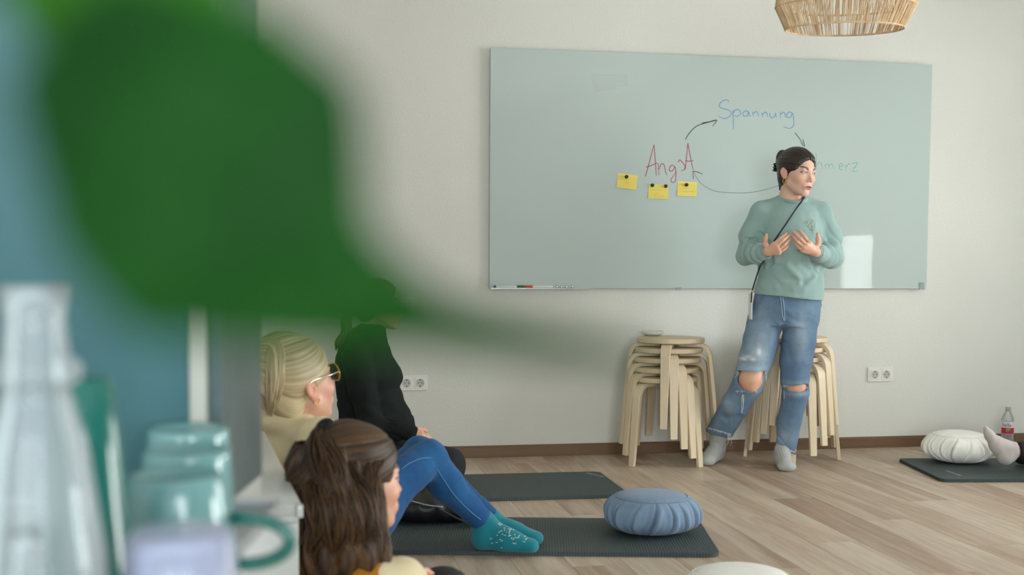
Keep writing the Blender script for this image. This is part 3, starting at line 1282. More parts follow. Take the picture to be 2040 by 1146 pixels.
def strand_mat(name, dark, light, scale=(1, 1, .08), s=90, contrast=(.3, .75), rough=.42):
    t = NT(name)
    a = t.node('ShaderNodeAttribute', attribute_name='Col')   # Col carries the coordinate along and across the strands
    mp = t.node('ShaderNodeMapping')
    mp.inputs['Scale'].default_value = scale
    t.l.new(a.outputs['Vector'], mp.inputs['Vector'])
    n = t.noise(mp.outputs[0], s, 4, .6)
    n2 = t.noise(mp.outputs[0], s*.22, 2, .5)
    c = t.ramp(n, [(contrast[0], s2l(dark)), (contrast[1], s2l(light))])
    c2 = t.ramp(n2, [(.35, s2l(dark)), (.65, s2l(light))])
    t.color(t.mix(c, c2, .5))
    t.set(Roughness=rough, Specular_IOR_Level=.45)
    t.bump(n, .5, .002)
    return t.m


SKIN_A = np.array(s2l((222, 182, 160)))
LIP = np.array(s2l((182, 104, 100)))
BROW = np.array(s2l((52, 40, 34)))


def head_mesh(h=.002, base=SKIN_A, brow=BROW, neck=((0, -.030, -.06), (0, -.045, -.20)), nr=(.046, .050), lip=LIP, mouth_open=.0028, eyes=True):
    """a woman's head in its own frame: y towards the face, x to her right, z up, the eye line at z = 0"""
    F = Field((-.105, -.125, -.235), (.105, .125, .125), h)
    F.ell((0, -.014, .032), (.0725, .094, .079), .01)
    F.ell((0, .028, -.028), (.0615, .060, .080), .03)
    for s in (-1, 1):
        F.cone((s*.052, .004, -.056), (s*.010, .064, -.098), .017, .014, .022)
        F.ell((s*.041, .056, -.030), (.021, .020, .018), .02)
    F.ell((0, .064, -.096), (.018, .016, .0140), .014)
    F.cone((-.034, .074, .0175), (.034, .074, .0175), .0085, k=.016)
    F.cone(neck[0], neck[1], nr[0], nr[1], .028)
    for s in (-1, 1):                              # eye sockets, then lids round an almond opening
        F.ell((s*.031, .094, .000), (.0165, .0135, .0105), .013, 's')
        F.ell((s*.031, .0700, -.0005), (.0150, .0150, .0142), .004)
        F.ell((s*.031, .0860, -.0010), (.0140, .0120, .0044), .0012, 's', rot=(0, -s*.10, 0))
    F.cone((0, .081, .008), (0, .0990, -.034), .0056, .0074, .011)
    F.ell((0, .0985, -.036), (.0085, .0080, .0070), .006)
    for s in (-1, 1):
        F.ell((s*.0102, .0900, -.0390), (.0058, .0080, .0056), .006)
        F.ell((s*.0060, .0945, -.0438), (.0030, .0050, .0028), .002, 's')
    # mouth
    F.ell((0, .080, -.068), (.027, .012, .017), .016)
    F.chain([(-.0255, .0795, -.0680), (-.008, .0878, -.0645), (0, .0884, -.0653), (.008, .0878, -.0645), (.0255, .0795, -.0680)], [.0024, .0046, .0042, .0046, .0024], .004)
    F.chain([(-.0235, .0795, -.0700), (-.008, .0868, -.0752), (.008, .0868, -.0752), (.0235, .0795, -.0700)], [.0024, .0050, .0050, .0024], .004)
    if mouth_open:
        F.ell((0, .0915, -.0698), (.0190, .0130, mouth_open), .0012, 's')
    F.ell((0, .088, -.0850), (.014, .006, .0045), .006, 's')
    for s in (-1, 1):                              # ears
        F.ell((s*.0755, -.015, -.004), (.0080, .0185, .0225), .008, rot=(-.15, 0, s*.38))
        F.ell((s*.0745, -.009, -.022), (.0068, .0125, .0175), .008, rot=(-.15, 0, s*.30))
        F.ell((s*.0845, -.0135, -.006), (.0058, .0105, .0160), .004, 's', rot=(-.15, 0, s*.38))
        F.ell((s*.0735, -.003, -.031), (.0055, .0085, .0105), .005)
        F.ell((s*.0770, -.003, -.010), (.0045, .0050, .0075), .003)
    V, Q = F.mesh()
    x, y, z = V[:, 0], V[:, 1], V[:, 2]
    ax = np.abs(x)
    C = np.tile(base, (len(V), 1))

    def paint(mask, col, amt):
        w_ = np.clip(mask, 0, 1)[:, None]*amt
        C[:] = C*(1-w_)+np.array(col)*w_
    blush = np.exp(-((ax-.045)/.018)**2-((z+.035)/.02)**2)*(y > .02)
    paint(blush, base*np.array([1.0, .62, .58]), .45)
    paint(np.exp(-(x/.012)**2-((z+.036)/.012)**2)*(y > .085), base*np.array([1, .7, .66]), .45)
    paint(np.clip((ax-.066)/.01, 0, 1)*(np.abs(y+.014) < .03), base*np.array([1, .70, .64]), .45)
    lz = np.where(z > -.0698, (z+.0698)/(.0098*np.clip(1-(ax/.028)**1.5, .12, 1)), (-.0698-z)/(.0108*np.clip(1-(ax/.026)**2, .1, 1)))
    paint(np.clip((1.05-lz)*4, 0, 1)*(ax < .028)*(y > .074), lip, .85)
    bx = (ax-.013)/.040
    bz = .0148+.0095*np.sin(np.clip(bx, 0, 1)*PI*.62)
    bw = .0054*np.clip(1.2-bx*.8, .3, 1)
    if brow is not None:
        paint(np.clip((1.25-np.abs(z-bz)/bw)*2, 0, 1)*np.clip(np.minimum(bx*6+.3, (1.05-bx)*6), 0, 1)*(y > .03), brow, .92)
        lid = np.sqrt(((ax-.031)/.0152)**2+((z+.001)/.0064)**2)
        paint(np.clip(1.15-np.abs(lid-1)*4, 0, 1)*(z > -.002)*(y > .06), brow*.6, .85)
        paint(np.clip(1-np.abs(lid-1)*5, 0, 1)*(z <= -.002)*(y > .06), brow, .35)
    E = []
    if eyes:
        for s in (-1, 1):
            E.append((s*.031, .0705, -.0008))
    return V, Q, C, E


def eyeball(c, gaze, r=.0128, iris=(96, 92, 84)):
    V, Q = lathe([(max(r*math.sin(a), 1e-5), r*math.cos(a)) for a in np.linspace(0, PI, 33)], 40)
    V = np.array(V)
    g = np.array(gaze, float)
    g /= np.linalg.norm(g)
    u = np.cross(g, [0, 0, 1.0])
    u /= np.linalg.norm(u)
    v = np.cross(u, g)
    ang = np.arccos(np.clip(V[:, 2]/r, -1, 1))
    C = np.tile(np.array(s2l((188, 180, 172))), (len(V), 1))
    C[ang < .60] = s2l(iris)
    C[(ang < .62) & (ang > .48)] = np.array(s2l(iris))*.4
    C[ang < .26] = s2l((12, 12, 12))
    P = V[:, 0:1]*u+V[:, 1:2]*v+V[:, 2:3]*g
    return P+np.array(c), np.array([q[::-1] for q in Q]), C


class Pose:
    """placement of a head-frame mesh in the person's frame: facing angle a (0 = right of the view, -90 = to the camera), nod, roll"""

    def __init__(s, c, a, nod=0, roll=0, sc=1.0):
        Rz = rotm(0, 0, math.radians(a-90))
        Rx = rotm(math.radians(nod), 0, 0)
        Ry = rotm(0, math.radians(roll), 0)
        s.R, s.c, s.sc = Rz @ Rx @ Ry, np.array(c, float), sc

    def __call__(s, V):
        return (np.asarray(V, float)*s.sc) @ s.R.T+s.c


def person(st, label, group=None):
    r = thing('person', label, 'person', tuple(st.B), -YAW, group)
    return r


def hand(F, wrist, wr, knuck, fing, thumb, k=.010, pr=.0125, rads=(.0088, .0092, .0088, .0076)):
    """palm from wrist to four knuckles, four unequal bent fingers and a thumb that leaves the palm's side"""
    mid = (np.array(knuck[1])+np.array(knuck[2]))/2
    for q, rr in zip(knuck, rads):
        F.cone(wrist, q, wr, rr*1.12, k)
        F.cone(np.array(wrist)*.45+np.array(q)*.55, q, pr, rr*1.15, k)
    for q, ch, rr in zip(knuck, fing, rads):
        pts = [np.array(q)]+[np.array(c) for c in ch]
        rs = np.linspace(rr, rr*.74, len(pts))
        F.chain(pts, rs, .0022)
    pts = [np.array(wrist)*.72+mid*.28]+[np.array(c) for c in thumb]
    F.chain(pts, np.linspace(.0150, .0078, len(pts)), .006)


# ============ the standing woman
W = Stage(1570, 6.10)
P_ = W.p
root = person(W, 'standing young woman in mint sweatshirt and ripped blue jeans, speaking with both hands raised')
HP = Pose(P_(1588.5, 343.5, -.03), -90+32, nod=-3, roll=0, sc=1.02)
Ry_ = rotm(0, math.radians(4.5), 0)
HP.R = Ry_ @ HP.R
hv, hq, hc, eyes = head_mesh(.0017, mouth_open=.0034)
body = [(HP(hv), hq, hc)]
# hands: pixel places of the joints in the photo with their own distance in front of the chest
CRH = lambda x, y, d: P_(x/5.728+1450, y/5.728+420, d)
hlo, hhi = CRH(380, 560, -.15), CRH(1080, 190, -.34)
HF = Field(np.minimum(hlo, hhi)-.02, np.maximum(hlo, hhi)+.03, .0016)
hand(HF, CRH(462, 462, -.205), .0205, [CRH(532, 378, -.240), CRH(562, 408, -.248), CRH(580, 446, -.246), CRH(584, 482, -.238)],
     [[CRH(596, 322, -.246), CRH(640, 286, -.236), CRH(668, 262, -.226)],
      [CRH(630, 340, -.255), CRH(676, 300, -.242), CRH(704, 276, -.230)],
      [CRH(648, 392, -.254), CRH(690, 345, -.240), CRH(706, 318, -.228)],
      [CRH(640, 446, -.244), CRH(680, 408, -.234), CRH(700, 380, -.226)]],
     [CRH(426, 385, -.205), CRH(430, 325, -.212), CRH(438, 276, -.214)])
HF.cone(CRH(462, 462, -.205), CRH(400, 500, -.13), .0215, .024, .01)
hand(HF, CRH(1000, 470, -.205), .0205, [CRH(930, 368, -.240), CRH(898, 392, -.250), CRH(868, 420, -.250), CRH(852, 455, -.240)],
     [[CRH(876, 296, -.246), CRH(840, 250, -.238), CRH(812, 224, -.228)],
      [CRH(830, 322, -.256), CRH(780, 272, -.244), CRH(748, 242, -.232)],
      [CRH(802, 360, -.256), CRH(762, 312, -.242), CRH(738, 284, -.230)],
      [CRH(806, 416, -.246), CRH(778, 376, -.238), CRH(758, 348, -.228)]],
     [CRH(1030, 385, -.205), CRH(1030, 320, -.212), CRH(1024, 266, -.216)])
HF.cone(CRH(1000, 470, -.205), CRH(1070, 520, -.13), .0215, .024, .01)
v, q = HF.mesh()
hcol = np.tile(SKIN_A*np.array([1, .90, .86]), (len(v), 1))
tips = [CRH(*t) for t in ((668, 262, -.226), (704, 276, -.230), (706, 318, -.228), (700, 380, -.226), (812, 224, -.228), (748, 242, -.232), (738, 284, -.230), (758, 348, -.228), (438, 276, -.214), (1024, 266, -.216))]
for t in tips:
    w_ = np.exp(-(((v-t)**2).sum(1))/.016**2)[:, None]*.5
    hcol = hcol*(1-w_)+w_*SKIN_A*np.array([1, .70, .62])
body.append((v, q, hcol))
# trunk and limbs under the clothes
BF = Field(P_(1455, 950, -.25)-.05, P_(1690, 385, .2)+.05, .009)
BF.loft([(P_(0, y, 0)[2], (P_(a, y)[0]+P_(b, y)[0])/2, dy, (P_(b, y)[0]-P_(a, y)[0])/2, ry) for y, a, b, dy, ry in
         ((400, 1552, 1604, .02, .07), (425, 1530, 1622, .0, .085), (470, 1528, 1625, -.01, .10), (540, 1532, 1612, -.01, .09), (600, 1512, 1626, 0, .090), (630, 1512, 1620, 0, .07))], .02)
sh_r, el_r, wr_r = P_(1516, 426, .0), P_(1488, 511, .03), CRH(455, 468, -.19)
sh_l, el_l, wr_l = P_(1635, 428, .0), P_(1657, 518, .03), CRH(1008, 474, -.19)
for a, b, c in ((sh_r, el_r, wr_r), (sh_l, el_l, wr_l)):
    BF.chain([a, b, c], [.034, .034, .024], .02)
hip_r, kn_r, an_r = P_(1530, 640, .0), P_(1495, 757, -.045), P_(1429, 888, .180)
hip_l, kn_l, an_l = P_(1595, 640, .0), P_(1585, 774, -.025), P_(1563, 895, .07)
for a, b, c in ((hip_r, kn_r, an_r), (hip_l, kn_l, an_l)):
    BF.chain([a, b], [.066, .052], .02)
    BF.chain([b, b*.5+c*.5, c], [.050, .040, .030], .02)
BF.cone(P_(1578, 415, .02), P_(1582, 380, .01), .052, .05, .03)
v, q = BF.mesh()
leg_tone = SKIN_A*np.array([.98, .86, .80])
body.append((v, q, leg_tone))
# finer knees for the torn openings
KF = Field(kn_r-.085, kn_r+.085, .004)
KF.chain([hip_r, kn_r, an_r], [.076, .057, .038], .02)
KF.ell(kn_r+np.array([.002, -.022, .004]), (.034, .036, .038), .04)
KF.ell(kn_r+np.array([.002, -.026, -.045]), (.020, .028, .020), .03)
v, q = KF.mesh()
body.append((v, q, leg_tone))
V, Q, C = join_np(body)
mobj('body', V, Q, M_SKIN, root, cols=C)
gz = HP.R.T @ (np.array([.80, -.52, .02]))
for e in eyes:
    v, q, c = eyeball(e, gz)
    mobj('eyeball', HP(v), q, M_EYE, root, cols=c)


# hair of the head frame: a cap over the skull, drawn back to a knot, cut along a hairline
def hair_cap(h=.0025, thick=.012, bun=None, face=((0, .098, -.036), (.0700, .080, .098)), bump=.0018, freq=46, axis=(0, -.09, .03), extra=None, seed=1, nape=-.065, part=True):
    F = Field((-.13, -.17, -.16), (.13, .13, .17), h)
    F.ell((0, -.016, .034), (.0725+thick*.8, .094+thick, .079+thick), .01)
    F.ell((0, -.050, -.030), (.062, .050, .060), .02)
    if bun:
        bun(F)
    F.ell(face[0], face[1], .020, 's')
    for s in (-1, 1):
        F.ell((s*.088, -.012, -.022), (.024, .023, .036), .006, 's')
        F.ell((s*.075, .035, -.050), (.05, .036, .05), .006, 's')
    F.ell((0, .03, -.12), (.11, .07, .085), .008, 's')
    F.half((0, 0, nape), (0, .25, -1), .01)
    if extra:
        extra(F)
    ax_ = np.array(axis)

    def grooves(P):
        q = P-ax_
        ang = np.arctan2(q[:, 0], q[:, 2]+.0001)
        rr = np.sqrt((q**2).sum(1))
        n1 = vnoise(np.stack([ang*freq/6, rr*9, 0*rr], 1), seed)
        n2 = vnoise(np.stack([ang*freq/2.2, rr*12, 0*rr], 1), seed+3)
        d = bump*(n1*.9+n2*.6)
        if part:
            pl = np.abs(P[:, 0]-.004)
            d = d+.0045*np.exp(-(pl/.0035)**2)*(P[:, 2] > .04)*(P[:, 1] > .0)
        return d
    F.disp(grooves)
    V, Q = F.mesh()
    q = V-ax_
    ang = np.arctan2(q[:, 0], q[:, 2]+.0001)
    rr = np.sqrt((q**2).sum(1))
    return V, Q, np.stack([ang*.3+1, rr*.0, rr], 1)


def knot(F):
    F.ell((.016, -.102, .064), (.033, .026, .042), .012)
    F.ell((.004, -.096, .005), (.032, .022, .040), .016)
    F.cone((.010, -.088, -.02), (.026, -.072, -.088), .020, .010, .012)


hv, hq, hcol = hair_cap(.0022, bun=knot, face=((0, .104, -.034), (.0745, .082, .099)), nape=-.090)
M_HAIR_D = strand_mat('dark_brown_hair', (27, 20, 15), (58, 46, 36), s=60)
mobj('hair', HP(hv), hq, M_HAIR_D, root, cols=hcol)
# claw clip
cl = bpy.data.objects.new('hair_clip', None)
parts = []
M_CLIP = simple('black_plastic', (16, 17, 19), .2, .02)
V, Q = lathe([(.0001, -.016), (.014, -.016), (.0195, -.011), (.0195, .011), (.014, .016), (.0001, .016)], 24)
V = [(v[0]*.8, v[1]*.55, v[2]) for v in V]
parts.append((V, Q))
for sx in (-1, 1):
    for z_ in (-.012, 0, .012):
        parts.append(tube(spline([(sx*.004, 0, z_), (sx*.030, .012, z_*1.6), (sx*.036, .036, z_*1.9), (sx*.026, .052, z_*1.9)], 4), [.0058]*12+[.003], 6))
V, Q = merge(parts)
V = np.array(V)*.78+np.array([0.022, -.131, .016])
mobj('hair_clip', HP(V), Q, M_CLIP, root)
# loose strands at the hairline and nape
parts = []
for i in range(7):
    s = 1
    if i < 8:
        a = random.uniform(-1, 1)
        p0 = np.array([.05*a, .066-.02*a*a, .098-.012*a*a])
        p1 = p0+np.array([random.uniform(-.012, .012), random.uniform(-.03, .0), random.uniform(.000, .005)])
        p2 = p0+np.array([random.uniform(-.012, .012)*2, random.uniform(-.06, -.03), random.uniform(-.001, .006)])
    else:
        p0 = np.array([s*random.uniform(.03, .06), -.085, -.04])
        p1 = p0+np.array([s*.005, -.006, -.03])
        p2 = p1+np.array([random.uniform(-.008, .008), random.uniform(-.008, .006), -.03])
    parts.append(tube(spline([p0, p1, p2], 4), .00035, 4, cap=False))
V, Q = merge(parts)
tag(mobj('flyaway_strands', HP(np.array(V)), Q, M_HAIR_D, root, cols=np.full((len(V), 3), .4)), kind='stuff')
M_GOLD = simple('gold', (214, 168, 84), .22, .03, metal=1.0)


def torus(c, R, r, n1, n2, axis, n=28, m_=8):
    n1 = np.array(n1, float)
    n2 = np.array(n2, float)
    return tube([np.array(c)+R*(math.cos(a)*n1+math.sin(a)*n2) for a in np.linspace(0, 2*PI, n)], r, m_, cap=False, up=axis)


V, Q = torus((.0765, -.002, -.050), .0105, .0022, (0, 1, 0), (0, 0, 1), (1, 0, 0))
mobj('earring', HP(np.array(V)), Q, M_GOLD, root)


def ring_on(a, b, t, r, rr=.0013):
    a, b = np.array(a), np.array(b)
    c = a+(b-a)*t
    d = (b-a)/np.linalg.norm(b-a)
    u = np.cross(d, [0, 1, 0])
    u /= np.linalg.norm(u)
    v = np.cross(d, u)
    return torus(c, r, rr, u, v, d)


for a, b, t, r in ((CRH(580, 446, -.246), CRH(648, 392, -.254), .45, .0086), (CRH(868, 420, -.250), CRH(802, 360, -.256), .45, .0086), (CRH(930, 368, -.240), CRH(876, 296, -.246), .40, .0088)):
    V, Q = ring_on(a, b, t, r)
    mobj('finger_ring', V, Q, M_GOLD, root)

# sweatshirt
SW = Field(P_(1450, 612, -.30)-.03, P_(1695, 372, .18)+.03, .0042)
st = []
for y, a, b, dy, ry in ((386, 1556, 1606, .022, .060), (394, 1546, 1614, .018, .072), (402, 1530, 1628, .010, .082), (416, 1516, 1637, .0, .096), (450, 1517, 1637, -.012, .118),
                        (490, 1514, 1636, -.016, .124), (530, 1508, 1637, -.014, .122), (560, 1503, 1640, -.010, .124), (580, 1501, 1640, -.006, .126), (594, 1505, 1637, -.004, .122), (602, 1507, 1635, -.004, .118)):
    st.append((P_(0, y, 0)[2], (P_(a, y)[0]+P_(b, y)[0])/2, dy, (P_(b, y)[0]-P_(a, y)[0])/2, ry))
SW.loft(st, .012)
el_r2, el_l2 = P_(1488, 508, .025), P_(1658, 514, .025)
cu_r, cu_l = CRH(455, 468, -.188), CRH(1006, 474, -.188)
sh_r2, sh_l2 = P_(1514, 424, .005), P_(1638, 426, .005)
SW.chain([sh_r2, sh_r2*.5+el_r2*.5+np.array([-.010, 0, 0]), el_r2], [.050, .056, .056], .03)
SW.chain([sh_l2, sh_l2*.5+el_l2*.5+np.array([.010, 0, 0]), el_l2], [.050, .056, .056], .03)
SW.cone(P_(1567, 403, .015), P_(1518, 420, .005), .040, .046, .03)
SW.cone(P_(1597, 404, .015), P_(1635, 422, .005), .038, .046, .03)
SW.chain([el_r2, el_r2*.42+cu_r*.58, el_r2*.14+cu_r*.86, cu_r], [.056, .050, .040, .030], .012)
SW.chain([el_l2, el_l2*.42+cu_l*.58, el_l2*.14+cu_l*.86, cu_l], [.056, .050, .040, .030], .012)
# neck opening, hem cut and cuff ends
SW.cone(P_(1580, 396, -.010), P_(1581, 370, .0), .052, .058, .003, 's')
hem = P_(1501, 584, -.1)-P_(1637, 599, -.1)
SW.half(P_(1568, 592.5, -.1), (hem[2], 0, -hem[0]) if hem[0] > 0 else (-hem[2], 0, hem[0]), .003)
for c_, e_ in ((cu_r, el_r2), (cu_l, el_l2)):
    d = (c_-e_)/np.linalg.norm(c_-e_)
    SW.cone(c_+d*.004, c_+d*.06, .034, .05, .002, 's')


def rut(F, a, b, r, k, off=0.0):
    """a fold: press a soft groove along a-b"""
    F.cone(a, b, r, r*.5, k, 's')


def fold(F, pts, w0, depth, sign=-1):
    """raise or press a soft ridge along a polyline of surface points"""
    P0 = np.array(pts, float)

    def fn(P):
        best = np.full(len(P), 9.0, np.float32)
        for a, b in zip(P0[:-1], P0[1:]):
            ba = b-a
            t = np.clip(((P-a)@ba)/(ba@ba), 0, 1)
            best = np.minimum(best, ((P-a-t[:, None]*ba)**2).sum(1))
        return -sign*depth*np.exp(-best/w0**2)
    F.disp(fn)


Cf = lambda x, y, d: P_(x/3.182+1380, y/3.182+260, d)       # points from the close crop of the upper body
for pts, wd_, dp in (([Cf(410, 600, -.10), Cf(425, 680, -.10), Cf(420, 740, -.08)], .016, -.012), ([Cf(850, 560, -.08), Cf(830, 640, -.10), Cf(815, 700, -.10)], .016, -.011),
                     ([Cf(470, 640, -.12), Cf(540, 560, -.13), Cf(600, 480, -.12)], .018, .005), ([Cf(560, 440, -.10), Cf(590, 520, -.13), Cf(570, 600, -.14)], .016, .004),
                     ([Cf(690, 450, -.10), Cf(700, 540, -.13)], .014, .004), ([Cf(790, 480, -.08), Cf(800, 560, -.10), Cf(770, 640, -.12)], .014, .004),
                     ([Cf(430, 900, -.12), Cf(560, 930, -.14), Cf(700, 960, -.14)], .013, -.006), ([Cf(600, 860, -.14), Cf(660, 920, -.14), Cf(680, 960, -.14)], .018, .007),
                     ([Cf(700, 850, -.14), Cf(760, 900, -.13), Cf(812, 880, -.1)], .015, -.006), ([Cf(440, 960, -.12), Cf(520, 1000, -.13)], .014, .005),
                     ([Cf(780, 930, -.12), Cf(700, 1000, -.13), Cf(640, 1010, -.13)], .016, .005), ([Cf(470, 830, -.11), Cf(430, 880, -.10)], .016, -.008), ([Cf(760, 830, -.11), Cf(810, 880, -.10)], .014, -.008)):
    fold(SW, pts, wd_, abs(dp)*1.7, -1 if dp < 0 else 1)


def creases(P, seed, amp, wid, sc=(9, 9, 6)):
    """narrow valleys wandering over cloth, stronger in some areas than others"""
    Q = P+.03*np.stack([vnoise(P*9, seed+1), vnoise(P*9, seed+2), vnoise(P*9, seed+3)], 1)
    Q = np.stack([Q[:, 0]+.5*Q[:, 2], Q[:, 1], Q[:, 2]-.5*Q[:, 0]], 1)
    n = vnoise(Q*np.array(sc, np.float32), seed)
    return amp*np.exp(-(n/wid)**2)*np.clip(vnoise(P*5, seed+7)+.55, 0, 1.2)


def sleeve_folds(P):
    d = np.zeros(len(P), np.float32)
    for e_, c_, s_ in ((el_r2, cu_r, sh_r2), (el_l2, cu_l, sh_l2)):
        for a, b, r0, amp, fr in ((e_, c_, .09, .0062, 56), (s_, e_, .09, .0045, 40)):
            ba = b-a
            L = np.linalg.norm(ba)
            t = ((P-a)@ba)/L
            q = P-a-np.outer(t, ba)/L
            rr = np.sqrt((q**2).sum(1))
            m_ = (rr < r0)*np.clip(t/L*3, 0, 1)*np.clip((L*.86-t)/L*6, 0, 1)
            if fr == 40:
                m_ = m_*np.clip(t/L*1.6-.35, 0, 1)
            ph = t*fr*2+2.2*vnoise(P*14+3, 5)+q[:, 2]*18*(1 if e_ is el_r2 else -1)
            d += (m_*amp*np.sin(ph)).astype(np.float32)
    d += .0050*vnoise(P*np.array([12, 12, 7], np.float32), 2)+.0016*vnoise(P*np.array([34, 30, 18], np.float32), 4)
    return d+creases(P, 15, .0075, .13)*np.clip((P_(0, 425, 0)[2]-P[:, 2])*8, 0, 1)


SW.disp(sleeve_folds)
v, q = SW.mesh()


def knit(name, rgb, var=.06, rib=True):
    t = NT(name)
    co = t.coords()
    n = t.noise(co, 9, 4)
    f = t.noise(co, 420, 2)
    b = s2l(rgb)
    c = t.ramp(n, [(.3, tuple(x*(1-var) for x in b)), (.7, tuple(min(1, x*(1+var)) for x in b))])
    t.color(t.mix(c, t.ramp(f, [(.3, tuple(x*.82 for x in b)), (.7, tuple(min(1, x*1.12) for x in b))]), .4))
    t.set(Roughness=.92, Specular_IOR_Level=.15, Sheen_Weight=.25)
    t.bump(f, .3, .001)
    return t.m


M_SWEAT = knit('mint_jersey', (147, 174, 170))
sweat = mobj('sweatshirt', v, q, M_SWEAT, root)
# ribbed collar, cuffs and hem
M_RIB = knit('mint_rib', (143, 170, 166), .04)


def rib_band(path, r, amp, n, closed=True):
    return tube(path, r, 10, cap=not closed)


nc = P_(1580.5, 396.5, .0)
col_path = []
for k in range(61):
    a = 2*PI*k/60
    x_, y_ = .0635*math.cos(a), .066*math.sin(a)-.002
    col_path.append(np.array([nc[0]+x_, y_+.004, nc[2]-.001+.019*math.sin(a)+.004*abs(math.cos(a))]))
V, Q = tube(col_path, .0095, 12, cap=False)
mobj('collar', V, Q, M_RIB, sweat)
for c_, e_ in ((cu_r, el_r2), (cu_l, el_l2)):
    d = (c_-e_)/np.linalg.norm(c_-e_)
    V, Q = [], []
    u = np.cross(d, [0, 0, 1])
    u /= np.linalg.norm(u)
    vv = np.cross(d, u)
    n = 72
    prof_ = [(.034, -.045), (.0345, -.03), (.0322, -.010), (.0300, .003), (.0275, .004), (.026, -.01)]
    for r_, t_ in prof_:
        for k in range(n):
            a = 2*PI*k/n
            r2 = r_*(1+.022*math.cos(a*26)*(t_ < .003))
            V.append(c_+d*t_+r2*(math.cos(a)*u+math.sin(a)*vv))
    for i in range(len(prof_)-1):
        for k in range(n):
            Q.append((i*n+k, i*n+(k+1) % n, (i+1)*n+(k+1) % n, (i+1)*n+k))
    mobj('cuff', V, Q, M_RIB, sweat)
# small embroidered flower line on the chest
M_EMB = simple('tan_thread', (176, 164, 136), .7)
parts = []
for pl in ([(905, 130), (930, 105), (962, 105), (968, 130), (945, 150), (915, 150), (905, 130)], [(930, 150), (925, 180), (950, 170), (968, 190), (955, 215)], [(900, 165), (915, 190), (935, 200), (975, 222)],
           [(885, 140), (900, 118)], [(940, 120), (952, 160)], [(930, 215), (965, 228)]):
    P = []
    for x_, y_ in pl:
        P.append((x_/5.728+1450, y_/5.728+420))
    P = spline(np.array(P), 5)
    parts.append(P)
EMB = parts

# jeans
J0 = P_(1380, 930, -.25)-.02
J1 = P_(1650, 572, .30)+.02
JF = Field(J0, J1, .0036)
JF.loft([(P_(0, y, 0)[2], (P_(a, y)[0]+P_(b, y)[0])/2, dy, (P_(b, y)[0]-P_(a, y)[0])/2, ry) for y, a, b, dy, ry in
         ((576, 1504, 1634, 0, .108), (600, 1498, 1636, .002, .112), (622, 1493, 1634, .004, .116), (640, 1490, 1630, .006, .112))], .01)
JF.ell(P_(1561, 630, .01), (.06, .095, .050), .06)
th_r = [P_(1525, 636, .0), P_(1516, 680, -.012), P_(1506, 715, -.025), P_(1498, 742, -.032), P_(1489, 768, -.030), P_(1466, 805, .020), P_(1433, 862, .130)]
JF.chain(th_r, [.090, .089, .084, .078, .076, .071, .066], .012)
th_l = [P_(1596, 636, .0), P_(1591, 680, -.015), P_(1586, 720, -.025), P_(1583, 755, -.028), P_(1585, 782, -.026), P_(1573, 838, .010), P_(1563.5, 900, .058)]
JF.chain(th_l, [.090, .087, .080, .070, .066, .060, .054], .012)
# torn knees: wide opening on her right leg, a slit on her left
def tear(F, c, r, top=None, k=.003):
    """cut a bowl-shaped opening that ends in a straight hem above"""
    G = object.__new__(Field)
    G.__dict__.update(F.__dict__)
    G.F = np.full_like(F.F, .5)
    G.ell(c, r, .001)
    if top is not None:
        G.half(top[0], top[1], .001)
    F._op((slice(None),)*3, G.F, k, 's')


def hollow(F, a, b, ra, rb, k=.004):
    F.cone(a, b, ra, rb, k, 's')


# inside of the trouser leg round each knee is hollow, so the torn edge reads as cloth
hollow(JF, th_r[3]*.6+th_r[2]*.4, th_r[4], .066, .064)
hollow(JF, th_r[4], th_r[5]*.45+th_r[4]*.55, .064, .058)
hollow(JF, th_l[3], th_l[4], .0565, .0560)
tear(JF, P_(1497, 745, -.115), (.076, .092, .094), (P_(1497, 741.5, -.115), (.0, .0, 1)))
tear(JF, P_(1588, 772, -.10), (.088, .068, .022), (P_(1588, 770, -.11), (-.13, 0, 1)))
# frayed hems cut across the legs
dr_, dl_ = (th_r[-1]-th_r[-2])/np.linalg.norm(th_r[-1]-th_r[-2]), (th_l[-1]-th_l[-2])/np.linalg.norm(th_l[-1]-th_l[-2])
JF.chain([th_r[-1], th_r[-1]+dr_*.05], [.066, .066], .004)
JF.chain([th_l[-1], th_l[-1]+dl_*.05], [.054, .054], .004)
for hem_, d_ in ((P_(1432, 864, .130), np.array([-.18, .10, -1.0])), (P_(1563, 897, .058), np.array([-.38, -.05, -1.0]))):
    d_ = d_/np.linalg.norm(d_)
    tear(JF, hem_+d_*.06, (.12, .12, .12), (hem_, -d_))
Cj = lambda x, y, dd: P_(x/3.0167+1380, y/3.0167+580, dd)
for pts, wd_, dp in (([Cj(540, 60, -.11), Cj(552, 120, -.11), Cj(552, 180, -.10)], .007, .005), ([Cj(552, 190, -.10), Cj(530, 250, -.08), Cj(520, 330, -.09)], .020, -.012),
                     ([Cj(552, 150, -.11), Cj(480, 190, -.11), Cj(400, 190, -.10)], .014, -.005), ([Cj(560, 150, -.11), Cj(640, 190, -.11), Cj(720, 180, -.09)], .014, -.005),
                     ([Cj(570, 120, -.11), Cj(640, 130, -.11), Cj(740, 110, -.09)], .012, .004), ([Cj(520, 110, -.11), Cj(430, 120, -.11), Cj(350, 100, -.09)], .012, .004),
                     ([Cj(140, 720, -.01), Cj(200, 760, .01), Cj(240, 720, .0)], .018, -.012), ([Cj(170, 660, -.03), Cj(240, 700, -.02), Cj(200, 830, .05)], .016, .011),
                     ([Cj(560, 720, -.09), Cj(620, 780, -.09), Cj(560, 850, -.07)], .016, -.006), ([Cj(600, 700, -.09), Cj(560, 770, -.09)], .013, .006), ([Cj(620, 860, -.06), Cj(560, 900, -.06)], .013, .005)):
    fold(JF, pts, wd_, abs(dp), -1 if dp < 0 else 1)
